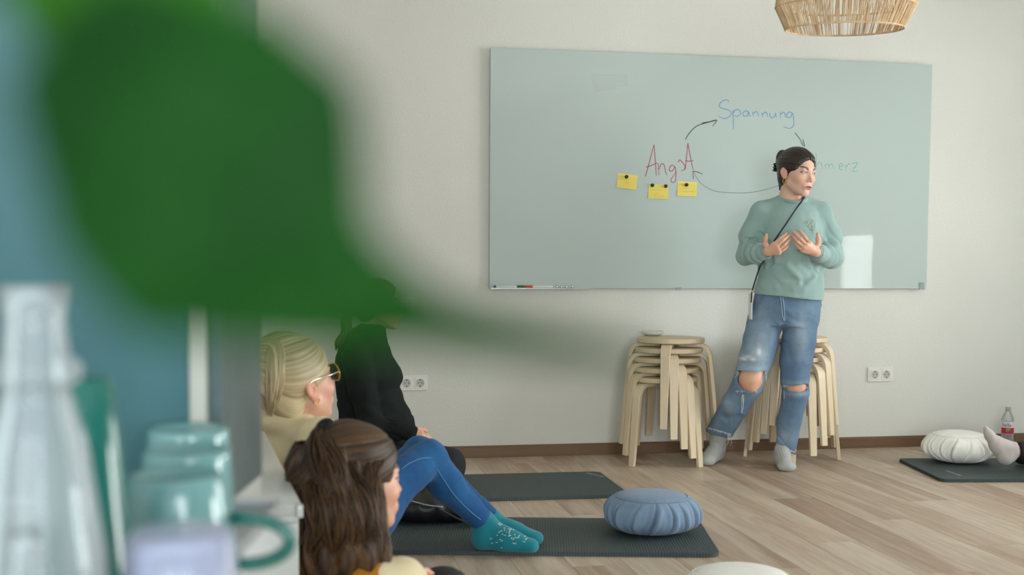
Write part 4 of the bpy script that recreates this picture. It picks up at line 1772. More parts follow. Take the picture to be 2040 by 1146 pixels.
JF.disp(lambda P: .0038*vnoise(P*np.array([16, 14, 9], np.float32), 11)+.0018*vnoise(P*np.array([40, 40, 22], np.float32), 12)+.0012*np.sin(P[:, 2]*150+3*vnoise(P*20, 3))*np.clip(vnoise(P*7, 8), 0, 1)+creases(P, 25, .0050, .12, (9, 9, 8)))
v, q = JF.mesh()


def denim(name, attr=True, rgb=(70, 104, 150)):
    t = NT(name)
    co = t.coords()
    tw = t.noise(t.coords((1, 1, .35), rot=(0, .5, 0)), 700, 2)
    cl_ = t.noise(co, 7, 4, .6)
    if attr:
        a = t.node('ShaderNodeAttribute', attribute_name='Col')
        base = a.outputs['Color']
        c = t.mix(base, t.ramp(cl_, [(.3, (.72, .76, .82)), (.7, (1.22, 1.17, 1.12))]), 1.0, 'MULTIPLY')
    else:
        b = s2l(rgb)
        c = t.ramp(cl_, [(.3, tuple(x*.82 for x in b)), (.7, tuple(x*1.2 for x in b))])
    c = t.mix(c, t.ramp(tw, [(.3, (.78, .8, .84)), (.7, (1.16, 1.16, 1.14))]), 1.0, 'MULTIPLY')
    t.color(c)
    t.set(Roughness=.88, Specular_IOR_Level=.2, Sheen_Weight=.1)
    t.bump(tw, .3, .0008)
    return t.m


M_DENIM = denim('washed_denim')
D0, D1, D2 = np.array(s2l((98, 124, 148))), np.array(s2l((164, 184, 198))), np.array(s2l((222, 226, 226)))


def wash(P, spots):
    C = np.tile(D0, (len(P), 1))
    for c_, r_, col_, amt in spots:
        w_ = (np.exp(-(((P-c_)/r_)**2).sum(1))*amt)[:, None]
        C = C*(1-w_)+np.array(col_)*w_
    return C


spots = [(P_(1513, 690, -.12), (.055, .2, .17), D1, .95), (P_(1596, 680, -.1), (.035, .2, .15), D1, .65), (P_(1440, 815, -.05), (.06, .2, .1), D1, .45), (P_(1566, 870, -.05), (.05, .2, .06), D1, .75),
         (P_(1478, 720, -.1), (.02, .3, .09), D1, .5), (P_(1505, 735, -.1), (.08, .3, .02), D1, .7), (P_(1585, 764, -.1), (.08, .3, .015), D1, .6), (P_(1590, 786, -.1), (.08, .3, .015), D1, .5),
         (P_(1514, 701, -.12), (.010, .3, .018), D2, .95), (P_(1483, 716, -.1), (.016, .3, .009), D2, .9), (P_(1500, 716, -.1), (.014, .3, .008), D2, .85), (P_(1492, 711, -.1), (.02, .3, .008), D2, .5), (P_(1501, 590, -.05), (.008, .3, .012), D2, .9),
         (P_(1450, 830, -.1), (.04, .3, .02), np.array(s2l((60, 92, 118))), .45), (P_(1592, 740, -.1), (.06, .3, .08), np.array(s2l((74, 104, 142))), .5)]
jeans = mobj('jeans', v, q, M_DENIM, root, cols=wash(v, spots))
M_FRAY = simple('white_thread', (204, 212, 214), .9)
# fly seams, side stitching and frayed threads
parts = []
for x0 in (1556, 1560.5):
    parts.append(tube(spline([P_(x0-1, 592, -.119), P_(x0+1, 610, -.121), P_(x0+3-(x0 > 1558)*.5, 628, -.118), P_(1562, 640, -.105)], 5), .0019, 6))
V, Q = merge(parts)
tag(mobj('fly_seam', V, Q, simple('seam_denim', (160, 180, 196), .8), jeans), kind='stuff')
# socks
SF = Field(P_(1385, 948, -.3)-.02, P_(1605, 822, .36)+.03, .004)
fr, hr_ = W.f(1411, 928), W.f(1426, 908)
toe = np.array([fr[0], fr[1]+.025, .024])
heel = np.array([P_(1427, 900, .2)[0]+.004, toe[1]+.130, .034])
SF.chain([P_(1450, 830, .062), P_(1430, 878, .155), heel+np.array([0, -.01, .03])], [.050, .041, .036], .012)
SF.chain([heel, heel*.5+toe*.5+np.array([0, 0, .008]), toe], [.034, .034, .030], .03)
SF.cone(heel+np.array([0, -.02, .045]), toe+np.array([0, .03, .01]), .036, .026, .02)
SF.ell(toe, (.040, .040, .026), .02)
fl = W.f(1568, 940)
toe = np.array([fl[0], fl[1]+.026, .022])
heel = np.array([P_(1560, 900, 0)[0], toe[1]+.165, .034])
SF.chain([P_(1567, 866, .035), P_(1564, 893, .058), np.array([heel[0]+.004, heel[1]-.03, .085]), heel+np.array([0, -.01, .02])], [.042, .041, .038, .036], .012)
SF.chain([heel, heel*.5+toe*.5+np.array([0, 0, .01]), toe], [.034, .034, .028], .03)
SF.cone(np.array([heel[0]+.003, heel[1]-.035, .075]), toe+np.array([0, .03, .012]), .034, .028, .02)
SF.ell(toe+np.array([.004, 0, 0]), (.047, .040, .024), .02)
SF.half((0, 0, .0015), (0, 0, -1), .003)
SF.disp(lambda P: .0016*vnoise(P*40, 21)+.0012*np.sin(P[:, 0]*520)*(P[:, 2] > .06))
v, q = SF.mesh()
M_SOCKG = knit('grey_melange_sock', (178, 180, 176), .08)
left = v[q[:, 0]][:, 0] < (P_(1500, 900)[0])
for sel in (left, ~left):
    qq = q[sel]
    u_, inv_ = np.unique(qq, return_inverse=True)
    mobj('sock', v[u_], inv_.reshape(qq.shape), M_SOCKG, root)

# embroidery is laid on the sweatshirt by dropping each point on its surface
dg = bpy.context.evaluated_depsgraph_get()


def on_mesh(o, pl, lift=.0008):
    """project photo pixels along their sight lines onto a garment; result in the person's frame"""
    out = []
    Mi = o.matrix_world.inverted()
    for x_, y_ in pl:
        d = Vector(ray(x_, y_)).normalized()
        a, b = Mi @ Vector(CO), (Mi.to_3x3() @ d).normalized()
        hit, loc, nor, _ = o.ray_cast(a+b*4.0, b)
        if hit:
            out.append(np.array(loc+nor*lift))
    return out


bpy.context.view_layer.update()
parts = []
rng = np.random.default_rng(4)


def fringe(p0, p1, n, ln, bend=.006):
    """short threads hanging from points of the torn edge (edge ends as photo pixels)"""
    for _ in range(n):
        t = rng.uniform()
        h = on_mesh(jeans, [(p0[0]+(p1[0]-p0[0])*t+rng.normal(0, .4), p0[1]+(p1[1]-p0[1])*t+rng.normal(0, .4))], .0006)
        if not h:
            continue
        a = h[0]
        if a[1] > .11:
            continue
        L = ln*rng.uniform(.4, 1.4)
        b = a+np.array([rng.normal(0, bend), -.002-abs(rng.normal(0, .003)), -L*.55])
        c = b+np.array([rng.normal(0, bend), rng.normal(0, .003), -L*.45])
        parts.append(tube(spline([a, b, c], 3), .0007, 4, cap=False))


fringe((1469, 740.5), (1525, 740.5), 110, .008, .003)
fringe((1466, 741), (1473, 742), 16, .024, .007)
fringe((1521, 741), (1526, 744), 12, .05, .006)
fringe((1468, 778), (1508, 780), 50, .008, .004)
fringe((1478, 786), (1482, 787), 9, .08, .004)
fringe((1559, 767.5), (1611, 772), 90, .006, .003)
fringe((1560, 770), (1564, 772), 12, .055, .004)
fringe((1600, 772), (1605, 774), 10, .025, .005)
fringe((1410, 851), (1457, 865), 110, .008, .004)
fringe((1450, 863), (1455, 864.5), 8, .05, .006)
fringe((1546, 884), (1581, 899), 110, .008, .004)
V, Q = merge(parts)
tag(mobj('frayed_threads', V, Q, M_FRAY, jeans), kind='stuff')

parts = []
for P in EMB:
    pts = on_mesh(sweat, P)
    if len(pts) > 2:
        parts.append(tube(pts, .0013, 5))
if parts:
    V, Q = merge(parts)
    tag(mobj('embroidery', V, Q, M_EMB, sweat), kind='stuff')

# phone cord worn across the body
cord = thing('phone_cord', 'thin black phone cord worn diagonally across the mint sweatshirt', 'phone cord', tuple(W.B), -YAW)
pix = [(1603.5, 390), (1600, 397), (1590, 411), (1577, 430), (1565, 448), (1553, 465), (1543, 480), (1536, 489)]
pts = on_mesh(sweat, pix, .003)
pts = [P_(1604, 389, -.070), P_(1600.5, 396, -.092), P_(1596.5, 402, -.102)]+list(pts[2:])
pix2 = [(1519, 522), (1514, 534), (1508, 548), (1502, 562), (1499, 574)]
pts2 = on_mesh(sweat, [(x_, y_) for x_, y_ in pix2], .004)
mid_ = [pts[-1]*(1-t)+(pts2[0] if pts2 else P_(1519, 522, -.12))*t for t in (.33, .66)]
back = [P_(1604, 384, .03), P_(1604, 388, -.02)]
low = [P_(1499, 578, -.06), P_(1497.5, 590, -.07), P_(1496.5, 603, -.07)]
path = np.array(list(pts)+mid_+[p for p in pts2]+low)
M_CORD = simple('black_cord', (22, 25, 28), .6)
V, Q = tube(spline(path, 4), .0036, 8)
mobj('cord', V, Q, M_CORD, cord)
V, Q = tube(spline(np.array([P_(1604, 384, .075), P_(1608, 385, .03), P_(1606.5, 386, -.03), path[0]]), 5), .0036, 8)
mobj('cord', V, Q, M_CORD, cord)
pc = P_(1495, 612, -.035)
bobj('phone', bm_box(pc+np.array([-.004, -.036, -.062]), pc+np.array([.004, .036, .068]), .003), simple('phone_case', (214, 216, 216), .3, .02), cord)
V, Q = torus(P_(1497, 580, -.07), .005, .0014, (1, 0, 0), (0, 0, 1), (0, 1, 0))
mobj('metal_ring', V, Q, M_SIL, cord)

# ============ the blonde woman with glasses, seated, seen from behind
B = Stage(600, 3.55)
b_ = B.p
root = person(B, 'blonde woman with ponytail and glasses in cream sweater, sitting with blue jeans knees drawn up')
BP = Pose(b_(590, 762, -.05), 47, nod=13, roll=0, sc=1.16)
hv, hq, hc, eyes = head_mesh(.0025, base=SKIN_A*np.array([.98, .86, .82]), neck=((0, -.030, -.06), (0, -.075, -.17)))
parts_b = [(BP(hv), hq, hc)]
neck0 = BP(np.array([[0, -.06, -.15]]))[0]
BB = Field((-.55, -.45, -.02), (1.15, 1.15, .95), .012)
hip = np.array([.05, .30, .14])
f_near, f_far = B.f(1000, 1090, MT), B.f(1012, 1082, MT)
kn_n, kn_f = b_(853, 912, .56), b_(836, 904, .66)
an_n, an_f = b_(963, 1040, .70), b_(975, 1034, .82)
BB.chain([hip, neck0-np.array([0, 0, .10])], [.12, .10], .05)
BB.chain([neck0-np.array([0, 0, .16]), neck0], [.07, .05], .03)
for k_, a_ in ((kn_n, an_n), (kn_f, an_f)):
    BB.chain([hip, k_, a_], [.07, .045, .032], .02)
for s in (-1, 1):
    BB.chain([neck0+np.array([s*.06, -s*.12, -.09]), neck0+np.array([s*.07, -s*.13, -.20])], [.04, .035], .02)
v, q = BB.mesh()
parts_b.append((v, q, SKIN_A*.9))
V, Q, C = join_np(parts_b)
mobj('body', V, Q, M_SKIN, root, cols=C)
for e in eyes:
    v, q, c = eyeball(e, (0, 1, 0))
    mobj('eyeball', BP(v), q, M_EYE, root, cols=c)


def high_hair(F):
    F.ell((0, -.048, .062), (.070, .070, .074), .03)
    F.ell((0, -.090, .085), (.040, .036, .040), .02)


hv, hq, hcol = hair_cap(.0025, thick=.013, bun=high_hair, face=((0, .098, -.036), (.0725, .080, .096)), bump=.0034, freq=34, axis=(0, -.105, .095), seed=9, nape=-.075, part=False)
M_BLOND = strand_mat('blond_hair', (112, 92, 62), (226, 208, 168), s=46, contrast=(.28, .66))
hair = mobj('hair', BP(hv), hq, M_BLOND, root, cols=hcol)


def lock(path, radii, n, flat=1.0, wave=0.0, twist=0.0, seed=0, thick=.0032, tone=0.0):
    """a lock of hair: many strands following one guide path"""
    rng = np.random.default_rng(seed)
    G = spline(np.array(path), 7)
    R = np.interp(np.linspace(0, 1, len(G)), np.linspace(0, 1, len(radii)), radii)
    T = np.gradient(G, axis=0)
    T /= np.linalg.norm(T, axis=1)[:, None]
    U = np.cross(T, [0.3, 1, 0.1])
    U /= np.linalg.norm(U, axis=1)[:, None]
    W_ = np.cross(T, U)
    out, cols = [], []
    for i in range(n):
        rr, a = math.sqrt(rng.uniform()), rng.uniform(0, 2*PI)
        ph = rng.uniform(0, 2*PI)
        t = np.linspace(0, 1, len(G))
        aa = a+twist*t
        off = U*(R*rr*np.cos(aa)+wave*np.sin(t*11+ph)*t)[:, None]+W_*(R*rr*np.sin(aa)*flat+wave*np.cos(t*9+ph)*t)[:, None]
        e = rng.uniform(.78, 1)
        m_ = max(4, int(len(G)*e))
        V, Q = tube((G+off)[:m_], np.interp(np.linspace(0, 1, m_), [0, .1, .75, 1], [.6, 1, .9, .15])*thick*rng.uniform(.6, 1.3), 5)
        out.append((V, Q))
        cols.append(np.tile([rng.uniform(0, 4), 0, rng.uniform(0, 4)], (len(V), 1))+np.outer(np.repeat(np.linspace(0, 1, m_), 5), [0, 0, .6]))
    V, Q = merge(out)
    return np.array(V), Q, np.concatenate(cols)


tail0 = BP(np.array([[0, -.118, .098]]))[0]
path = [tail0, tail0+np.array([-.030, -.01, .004]), b_(540, 692, -.17), b_(548, 735, -.19), b_(545, 785, -.19), b_(537, 835, -.18)]
V, Q, C = lock(path, [.010, .020, .026, .026, .022, .008], 150, wave=.003, seed=2, thick=.0032)
tag(mobj('ponytail', V, Q, M_BLOND, hair, cols=C), kind='stuff')
V, Q = torus(tail0, .013, .005, (0, 0, 1), (0, 1, 0), (1, 0, 0), 20)
mobj('hair_tie', V, Q, simple('tan_tie', (150, 130, 96), .7), hair)
# glasses
gl_ = bpy.data.objects.new('glasses', None)
link(gl_, root)
M_DARKL = glass('tinted_lens', (72, 82, 70), .45)
for s in (-1, 1):
    P = [np.array([s*.034+.025*math.cos(a), .100-.006*abs(math.cos(a)), .000+.022*math.sin(a)]) for a in np.linspace(0, 2*PI, 29)]
    V, Q = tube(P, .0018, 6, cap=False)
    mobj('rim', BP(np.array(V)), Q, M_GOLD, gl_)
    V = P[:-1]
    mobj('lens', BP(np.array(V)), [tuple(range(28))], M_DARKL, gl_, smooth=False)
    V, Q = tube(spline([np.array([s*.058, .095, .004]), np.array([s*.079, .05, .010]), np.array([s*.081, -.01, .012]), np.array([s*.080, -.03, -.004])], 5), .0022, 6)
    mobj('temple_arm', BP(np.array(V)), Q, simple('silver_frame', (206, 204, 200), .2, .02, metal=.9), gl_)
V, Q = tube([np.array([-.010, .101, .006]), np.array([0, .104, .008]), np.array([.010, .101, .006])], .002, 6)
mobj('bridge', BP(np.array(V)), Q, M_GOLD, gl_)
V, Q = torus((.0765, -.004, -.041), .0085, .0013, (0, 1, 0), (0, 0, 1), (1, 0, 0))
mobj('earring', BP(np.array(V)), Q, M_GOLD, root)
# sweater
BS = Field((-.45, -.45, 0), (.75, .75, .86), .008)
nb = b_(588, 842, -.02)
shr, shl = b_(632, 880, -.20), b_(570, 868, .20)
BS.chain([hip+np.array([-.02, 0, .02]), hip*.5+nb*.5+np.array([-.03, 0, -.02]), nb-np.array([0, 0, .12])], [.155, .145, .13], .05)
BS.chain([nb-np.array([0, 0, .085]), nb-np.array([-.0, 0, .025])], [.088, .074], .05)
BS.cone(nb-np.array([0, 0, .065]), shr, .060, .060, .05)
BS.cone(nb-np.array([0, 0, .065]), shl, .060, .060, .05)
for s_, e_, w_ in ((shr, np.array([.02, -.30, .34]), np.array([.10, -.30, .10])), (shl, np.array([.0, .36, .36]), np.array([.06, .44, .12]))):
    BS.chain([s_, e_, w_], [.060, .052, .040], .03)
BS.ell(nb+np.array([.02, .02, .03]), (.050, .050, .040), .01, 's')
BS.ell(nb+np.array([-.045, -.04, .012]), (.085, .085, .042), .03)
BS.disp(lambda P: .008*vnoise(P*np.array([9, 9, 12], np.float32), 31)+.004*vnoise(P*22, 32)+.0035*np.sin(P[:, 2]*70+4*vnoise(P*6, 4)))
v, q = BS.mesh()
M_CREAM = knit('cream_knit', (222, 208, 170), .07)
swt = mobj('sweater', v, q, M_CREAM, root)
parts = []
for k, (x_, y_) in enumerate(((606, 826), (612, 834), (618, 846), (613, 850))):
    pass
c0 = b_(614, 838, -.0)
V, Q = merge([tube(spline([c0+np.array([-.014, 0, .012]), c0+np.array([.0, -.01, .02]), c0+np.array([.012, .0, .004]), c0+np.array([.002, -.008, -.012]), c0+np.array([.022, 0, -.022])], 5), [.006]*20+[.003], 7, flat=.5),
              tube(spline([c0+np.array([-.012, .004, .0]), c0+np.array([.006, -.004, .008]), c0+np.array([.016, .004, -.012])], 5), .007, 7, flat=.4)])
mobj('neck_ribbon', V, Q, simple('black_ribbon', (20, 20, 20), .5), root)
# blue jeans
BJ = Field((-.12, -.05, 0), (1.0, 1.05, .56), .0065)
BJ.ell(hip+np.array([.0, 0, .0]), (.165, .17, .14), .04)
BJ.chain([hip+np.array([.06, -.06, 0]), kn_n*.5+hip*.5+np.array([0, -.03, .02]), kn_n], [.10, .086, .062], .02)
BJ.chain([kn_n, kn_n*.62+an_n*.38+np.array([-.012, 0, -.006]), an_n], [.061, .060, .041], .014)
BJ.chain([hip+np.array([.06, .08, 0]), kn_f], [.10, .062], .02)
BJ.chain([kn_f, kn_f*.62+an_f*.38+np.array([-.012, 0, -.006]), an_f], [.061, .060, .041], .014)
for a_, k_ in ((an_n, kn_n), (an_f, kn_f)):
    d_ = (a_-k_)/np.linalg.norm(a_-k_)
    tear(BJ, a_+d_*.065, (.08, .08, .08), (a_+d_*.004, -d_))
BJ.half((0, 0, .02), (0, 0, -1), .004)
BJ.disp(lambda P: creases(P, 65, .005, .12, (10, 10, 10))+.003*vnoise(P*18, 41)+.0018*vnoise(P*np.array([40, 40, 40], np.float32), 42))
dn = kn_n-np.array([0, 0, 0])
for k in range(4):
    t = .05+k*.025
    c_ = kn_n*(1-t)+an_n*t
v, q = BJ.mesh()
C = wash(v, [])*0+np.array(s2l((26, 78, 128)))
for c_, r_, col_, am in ((kn_n, (.10, .12, .07), (54, 116, 168), .7), (kn_n*.6+an_n*.4, (.12, .05, .12), (44, 100, 152), .5), (an_n, (.06, .08, .05), (34, 74, 124), .6), (kn_n*.5+hip*.5, (.08, .1, .1), (44, 102, 156), .5)):
    w_ = (np.exp(-(((v-c_)/np.array(r_))**2).sum(1))*am)[:, None]
    C = C*(1-w_)+np.array(s2l(col_))*w_
bj = mobj('jeans', v, q, denim('blue_denim'), root, cols=C)
# socks
M_TEAL = knit('teal_sock', (30, 122, 136), .12)
for an_, fp in ((an_n, B.f(1004, 1091, MT)), (an_f, B.f(1014, 1081, MT))):
    SK = Field(np.array([an_[0]-.10, an_[1]-.14, 0]), np.array([an_[0]+.28, an_[1]+.10, .22]), .005)
    hl = np.array([an_[0]-.005, an_[1]-.01, MT+.036])
    te = hl+np.array([.172, -.028, -.014])
    SK.chain([an_+np.array([-.02, 0, .02]), an_, hl+np.array([.004, 0, .022])], [.037, .037, .036], .015)
    SK.chain([hl, hl*.5+te*.5+np.array([0, 0, .008]), te], [.036, .034, .023], .03)
    SK.cone(an_+np.array([.004, 0, -.01]), te+np.array([-.04, 0, .012]), .034, .024, .03)
    SK.ell(te, (.030, .036, .021), .02)
    SK.half((0, 0, MT+.001), (0, 0, -1), .004)
    SK.disp(lambda P: .0013*vnoise(P*50, 7))
    v, q = SK.mesh()
    sk_ = mobj('sock', v, q, M_TEAL, root)
    rng = np.random.default_rng(5)
    if an_ is an_n:
        sock_near = sk_
bpy.context.view_layer.update()
parts = []
for i in range(70):
    x_, y_ = rng.normal(1022, 26), rng.normal(1060, 12)
    pts = on_mesh(sock_near, [(x_, y_), (x_+rng.uniform(2, 5), y_-rng.uniform(-1, 3))], .0012)
    if len(pts) == 2:
        parts.append(tube(pts, .0011, 5))
for (x_, y_) in [(1030+i*1.6, 1063+i*.55) for i in range(16)]:
    pts = on_mesh(sock_near, [(x_-2, y_+2.5), (x_, y_-1), (x_+3, y_-4)], .0014)
    if len(pts) == 3:
        parts.append(tube(pts, .0024, 5))
if parts:
    V, Q = merge(parts)
    tag(mobj('knitted_pattern', V, Q, simple('white_yarn', (226, 228, 222), .9), sock_near), kind='stuff')
# side seam stitching of the near leg
pts = on_mesh(bj, [(800, 935), (815, 924), (830, 917), (843, 913), (858, 913)], .001)
pts2 = on_mesh(bj, [(862, 921), (874, 940), (888, 962), (904, 985), (922, 1005), (940, 1022), (958, 1036)], .001)
parts = [tube(spline(np.array(p_), 4), .0012, 5) for p_ in (pts, pts2) if len(p_) > 2]
if parts:
    V, Q = merge(parts)
    tag(mobj('seam_stitching', V, Q, simple('seam_thread', (112, 150, 190), .8), bj), kind='stuff')

# ============ the pregnant woman in black by the wall
K = Stage(745, 5.45)
k_ = K.p
root = person(K, 'pregnant woman in a black hooded top, kneeling in profile by the wall socket')
KP = Pose(k_(755, 607, 0), 8, nod=2, sc=1.0)
hv, hq, hc, eyes = head_mesh(.0028, base=SKIN_A*np.array([.98, .88, .84]), neck=((0, -.030, -.06), (0, -.055, -.19)))
parts_b = [(KP(hv), hq, hc)]
KB = Field((-.45, -.40, 0), (.65, .40, .80), .012)
hipk = k_(722, 905, 0)
chest = k_(728, 720, 0)
KB.chain([hipk, chest], [.11, .10], .05)
KB.cone(chest, k_(742, 660, 0), .06, .045, .03)
el_, wr_ = k_(742, 845, -.17), k_(820, 866, -.20)
KB.chain([k_(718, 715, -.13), el_, wr_], [.04, .032, .024], .02)
KB.chain([k_(718, 715, .13), k_(745, 845, .16), k_(820, 872, .05)], [.04, .032, .024], .02)
kneek = k_(893, 925, -.10)
KB.chain([hipk, kneek, k_(760, 965, -.12)], [.07, .045, .035], .02)
KB.chain([hipk, k_(893, 925, .12), k_(760, 965, .12)], [.07, .045, .035], .02)
v, q = KB.mesh()
parts_b.append((v, q, SKIN_A*.9))
HF = Field(k_(800, 905, -.35), k_(885, 835, .0), .0028)
hand(HF, k_(818, 862, -.20), .022, [k_(838, 862, -.205), k_(840, 868, -.215), k_(839, 874, -.22), k_(835, 879, -.22)],
     [[k_(849, 866, -.205), k_(857, 873, -.20), k_(860, 881, -.195)], [k_(850, 873, -.212), k_(857, 881, -.205), k_(859, 888, -.20)],
      [k_(848, 879, -.215), k_(853, 886, -.21), k_(854, 891, -.205)], [k_(842, 883, -.215), k_(846, 888, -.21), k_(847, 892, -.205)]],
     [k_(832, 856, -.19), k_(842, 856, -.18), k_(850, 860, -.175)])
v, q = HF.mesh()
parts_b.append((v, q, SKIN_A*np.array([1, .86, .80])))
V, Q, C = join_np(parts_b)
mobj('body', V, Q, M_SKIN, root, cols=C)
for e in eyes:
    v, q, c = eyeball(e, (0, 1, 0))
    mobj('eyeball', KP(v), q, M_EYE, root, cols=c)
hv, hq, hcol = hair_cap(.0028, thick=.010, bun=lambda F: F.ell((0, -.10, -.01), (.03, .03, .035), .02), bump=.0024, seed=4, nape=-.085, part=False)
M_BRN = strand_mat('brown_hair', (40, 29, 20), (120, 88, 56), s=50)
hair = mobj('hair', KP(hv), hq, M_BRN, root, cols=hcol)
t0 = KP(np.array([[0, -.115, -.02]]))[0]
V, Q, C = lock([t0, t0+np.array([-.03, -.02, -.03]), k_(690, 665, -.06), k_(676, 685, -.07), k_(672, 702, -.06)], [.015, .022, .026, .022, .008], 90, wave=.003, seed=3)
tag(mobj('ponytail', V, Q, M_BLOND if False else M_BRN, hair, cols=C), kind='stuff')
KS = Field((-.35, -.34, .10), (.42, .34, .80), .008)
KS.loft([(k_(0, y, 0)[2], (k_(a, y)[0]+k_(b, y)[0])/2, 0, (k_(b, y)[0]-k_(a, y)[0])/2, ry) for y, a, b, ry in
         ((640, 716, 768, .055), (660, 700, 770, .085), (680, 680, 774, .135), (705, 670, 782, .155), (730, 668, 797, .155), (748, 668, 803, .155), (768, 669, 800, .150), (790, 671, 803, .150), (820, 673, 823, .155),
          (848, 677, 829, .158), (872, 682, 825, .155), (900, 686, 806, .16), (930, 682, 800, .17), (960, 684, 796, .16))], .02)
KS.chain([k_(712, 712, -.13), k_(722, 780, -.165), el_, el_*.4+wr_*.6, wr_], [.066, .062, .055, .045, .036], .015)
KS.chain([k_(712, 712, .13), k_(722, 780, .165), k_(745, 845, .16), k_(820, 872, .05)], [.066, .060, .052, .036], .015)
P0 = [k_(700, 662, -.02+.09*math.sin(a))+np.array([.03*math.cos(a)-.0, 0, .01*math.cos(a)]) for a in np.linspace(0, 2*PI, 13)]
KS.ell(k_(706, 668, 0), (.055, .10, .035), .02)
KS.disp(lambda P: creases(P, 45, .009, .14)+.005*vnoise(P*np.array([11, 11, 9], np.float32), 51)+.003*vnoise(P*26, 52)+.0035*np.sin((P[:, 2]+P[:, 0]*.6)*85+3*vnoise(P*8, 1))*np.clip((P[:, 2]-.12)*3, 0, 1)*(P[:, 2] < .42))
v, q = KS.mesh()
M_BLACK = simple('black_jersey', (26, 31, 31), .9, .1, bump=.3, bs=420, spec=.2)
mobj('hooded_top', v, q, M_BLACK, root)
KT = Field((-.40, -.40, 0), (.62, .40, .40), .009)
for s in (-1, 1):
    kk = kneek if s < 0 else k_(893, 925, .12)
    KT.chain([hipk+np.array([0, s*.07, -.03]), kk], [.11, .078], .03)
    KT.chain([kk+np.array([0, 0, -.03]), k_(752, 968, s*.12)], [.070, .05], .02)
KT.half((0, 0, MT+.001), (0, 0, -1), .004)
KT.disp(lambda P: .004*vnoise(P*16, 61))
v, q = KT.mesh()
mobj('trousers', v, q, simple('black_cotton', (24, 26, 28), .85, .05, bump=.2, bs=500), root)

# ============ the woman with long brown hair in the foreground
R = Stage(700, 2.60)
r_ = R.p
root = person(R, 'woman with long wavy brown half-up hair seen from behind, in mustard and cream')
RP = Pose(r_(712, 956, 0), 35, nod=2, sc=1.0)
hv, hq, hc, eyes = head_mesh(.0022, base=SKIN_A*np.array([.98, .86, .80]), brow=np.array(s2l((60, 44, 32))), neck=((0, -.030, -.06), (0, -.05, -.20)))
parts_b = [(RP(hv), hq, hc)]
RB = Field((-.35, -.35, 0), (.75, .75, .60), .012)
RB.chain([np.array([.12, .12, .12]), r_(700, 1160, .02)], [.11, .09], .05)
RB.chain([r_(700, 1160, .02), r_(705, 1040, 0)], [.06, .045], .03)
v, q = RB.mesh()
parts_b.append((v, q, SKIN_A*.9))
V, Q, C = join_np(parts_b)
mobj('body', V, Q, M_SKIN, root, cols=C)
for e in eyes:
    v, q, c = eyeball(e, (0, 1, 0))
    mobj('eyeball', RP(v), q, M_EYE, root, cols=c)


def long_hair(F):
    F.ell((0, -.045, -.02), (.092, .080, .100), .04)
    F.cone((.02, -.07, -.05), (.03, -.10, -.16), .085, .085, .05)


M_WAVY = strand_mat('chestnut_hair', (15, 10, 7), (112, 76, 38), s=44, contrast=(.46, .88), rough=.5)
hv, hq, hcol = hair_cap(.003, thick=.016, bun=lambda F: F.ell((0, -.040, .055), (.074, .075, .070), .03), face=((0, .100, -.036), (.070, .075, .095)), bump=.0030, freq=34, axis=(0, -.085, .085), seed=12, nape=-.11, part=False)
hair = mobj('hair', RP(hv), hq, M_WAVY, root, cols=hcol)
# loose wavy length: a body of hair and many locks over it
LH = Field(r_(560, 1230, -.20)-.02, r_(810, 860, .26)+.02, .005)
LH.chain([RP([[0, -.075, .03]])[0], r_(668, 1010, -.05), r_(675, 1090, -.06), r_(690, 1160, -.05)], [.085, .095, .090, .080], .03)
LH.chain([RP([[.03, -.04, .0]])[0], r_(700, 1030, -.10), r_(722, 1100, -.11), r_(738, 1165, -.10)], [.065, .058, .050, .040], .03)
LH.chain([RP([[-.05, -.06, .0]])[0], r_(640, 1020, .04), r_(645, 1120, .04)], [.075, .075, .065], .03)
LH.disp(lambda P: .006*np.sin(np.arctan2(P[:, 0], P[:, 1]+.001)*22+5*vnoise(P*np.array([6, 6, 9], np.float32), 71)+P[:, 2]*18)+.004*vnoise(P*np.array([60, 60, 9], np.float32), 72))
v, q = LH.mesh()
hc_ = np.stack([v[:, 0]*9+v[:, 1]*7+.25*np.sin(v[:, 2]*26), 0*v[:, 0], v[:, 2]*1.2], 1)
mobj('loose_hair', v, q, M_WAVY, hair, cols=hc_)
Vs, Qs, Cs, o_ = [], [], [], 0
rng = np.random.default_rng(8)
tie = RP([[.002, -.074, .128]])[0]
guides = []
for i in range(30):                                 # locks over the back of the head and the shoulders
    u = rng.uniform(0, 1)
    x0 = 592+u*150
    top = RP([[-.07+.14*u, -.06-.04*math.sin(PI*u), .05+.02*rng.normal()]])[0]
    guides.append(([top, r_(x0-4+rng.normal()*5, 985, -.13-.03*math.sin(PI*u)), r_(x0+6+rng.normal()*8, 1050, -.14-.03*math.sin(PI*u)), r_(x0-2+rng.normal()*8, 1105, -.14), r_(x0+12+rng.normal()*8, 1165, -.13)], 16, .012))
for i in range(14):                                 # the half-up tail falling from the tie
    guides.append(([tie, tie+np.array([rng.normal()*.008, -.02, -.02]), r_(662+rng.normal()*12, 935, -.155), r_(668+rng.normal()*16, 1010, -.165), r_(664+rng.normal()*18, 1070, -.16)], 14, .010))
for i in range(12):                                 # front locks beside the cheek
    x0 = rng.uniform(728, 752)
    guides.append(([RP([[.079, .006+.012*rng.normal(), .050]])[0], r_(x0, 975, -.115), r_(x0+rng.normal()*5, 1040, -.13), r_(x0+6+rng.normal()*6, 1090, -.13), r_(x0+18+rng.normal()*8, 1160, -.12)], 14, .008))
for gi, (g, n_, rad) in enumerate(guides):
    V, Q, C = lock(g, [rad*.4, rad, rad*1.2, rad, rad*.4], n_, wave=.006, twist=2.0, seed=100+gi, thick=.0019)
    Vs.append(V)
    Qs.extend([tuple(x+o_ for x in f) for f in Q])
    Cs.append(C)
    o_ += len(V)
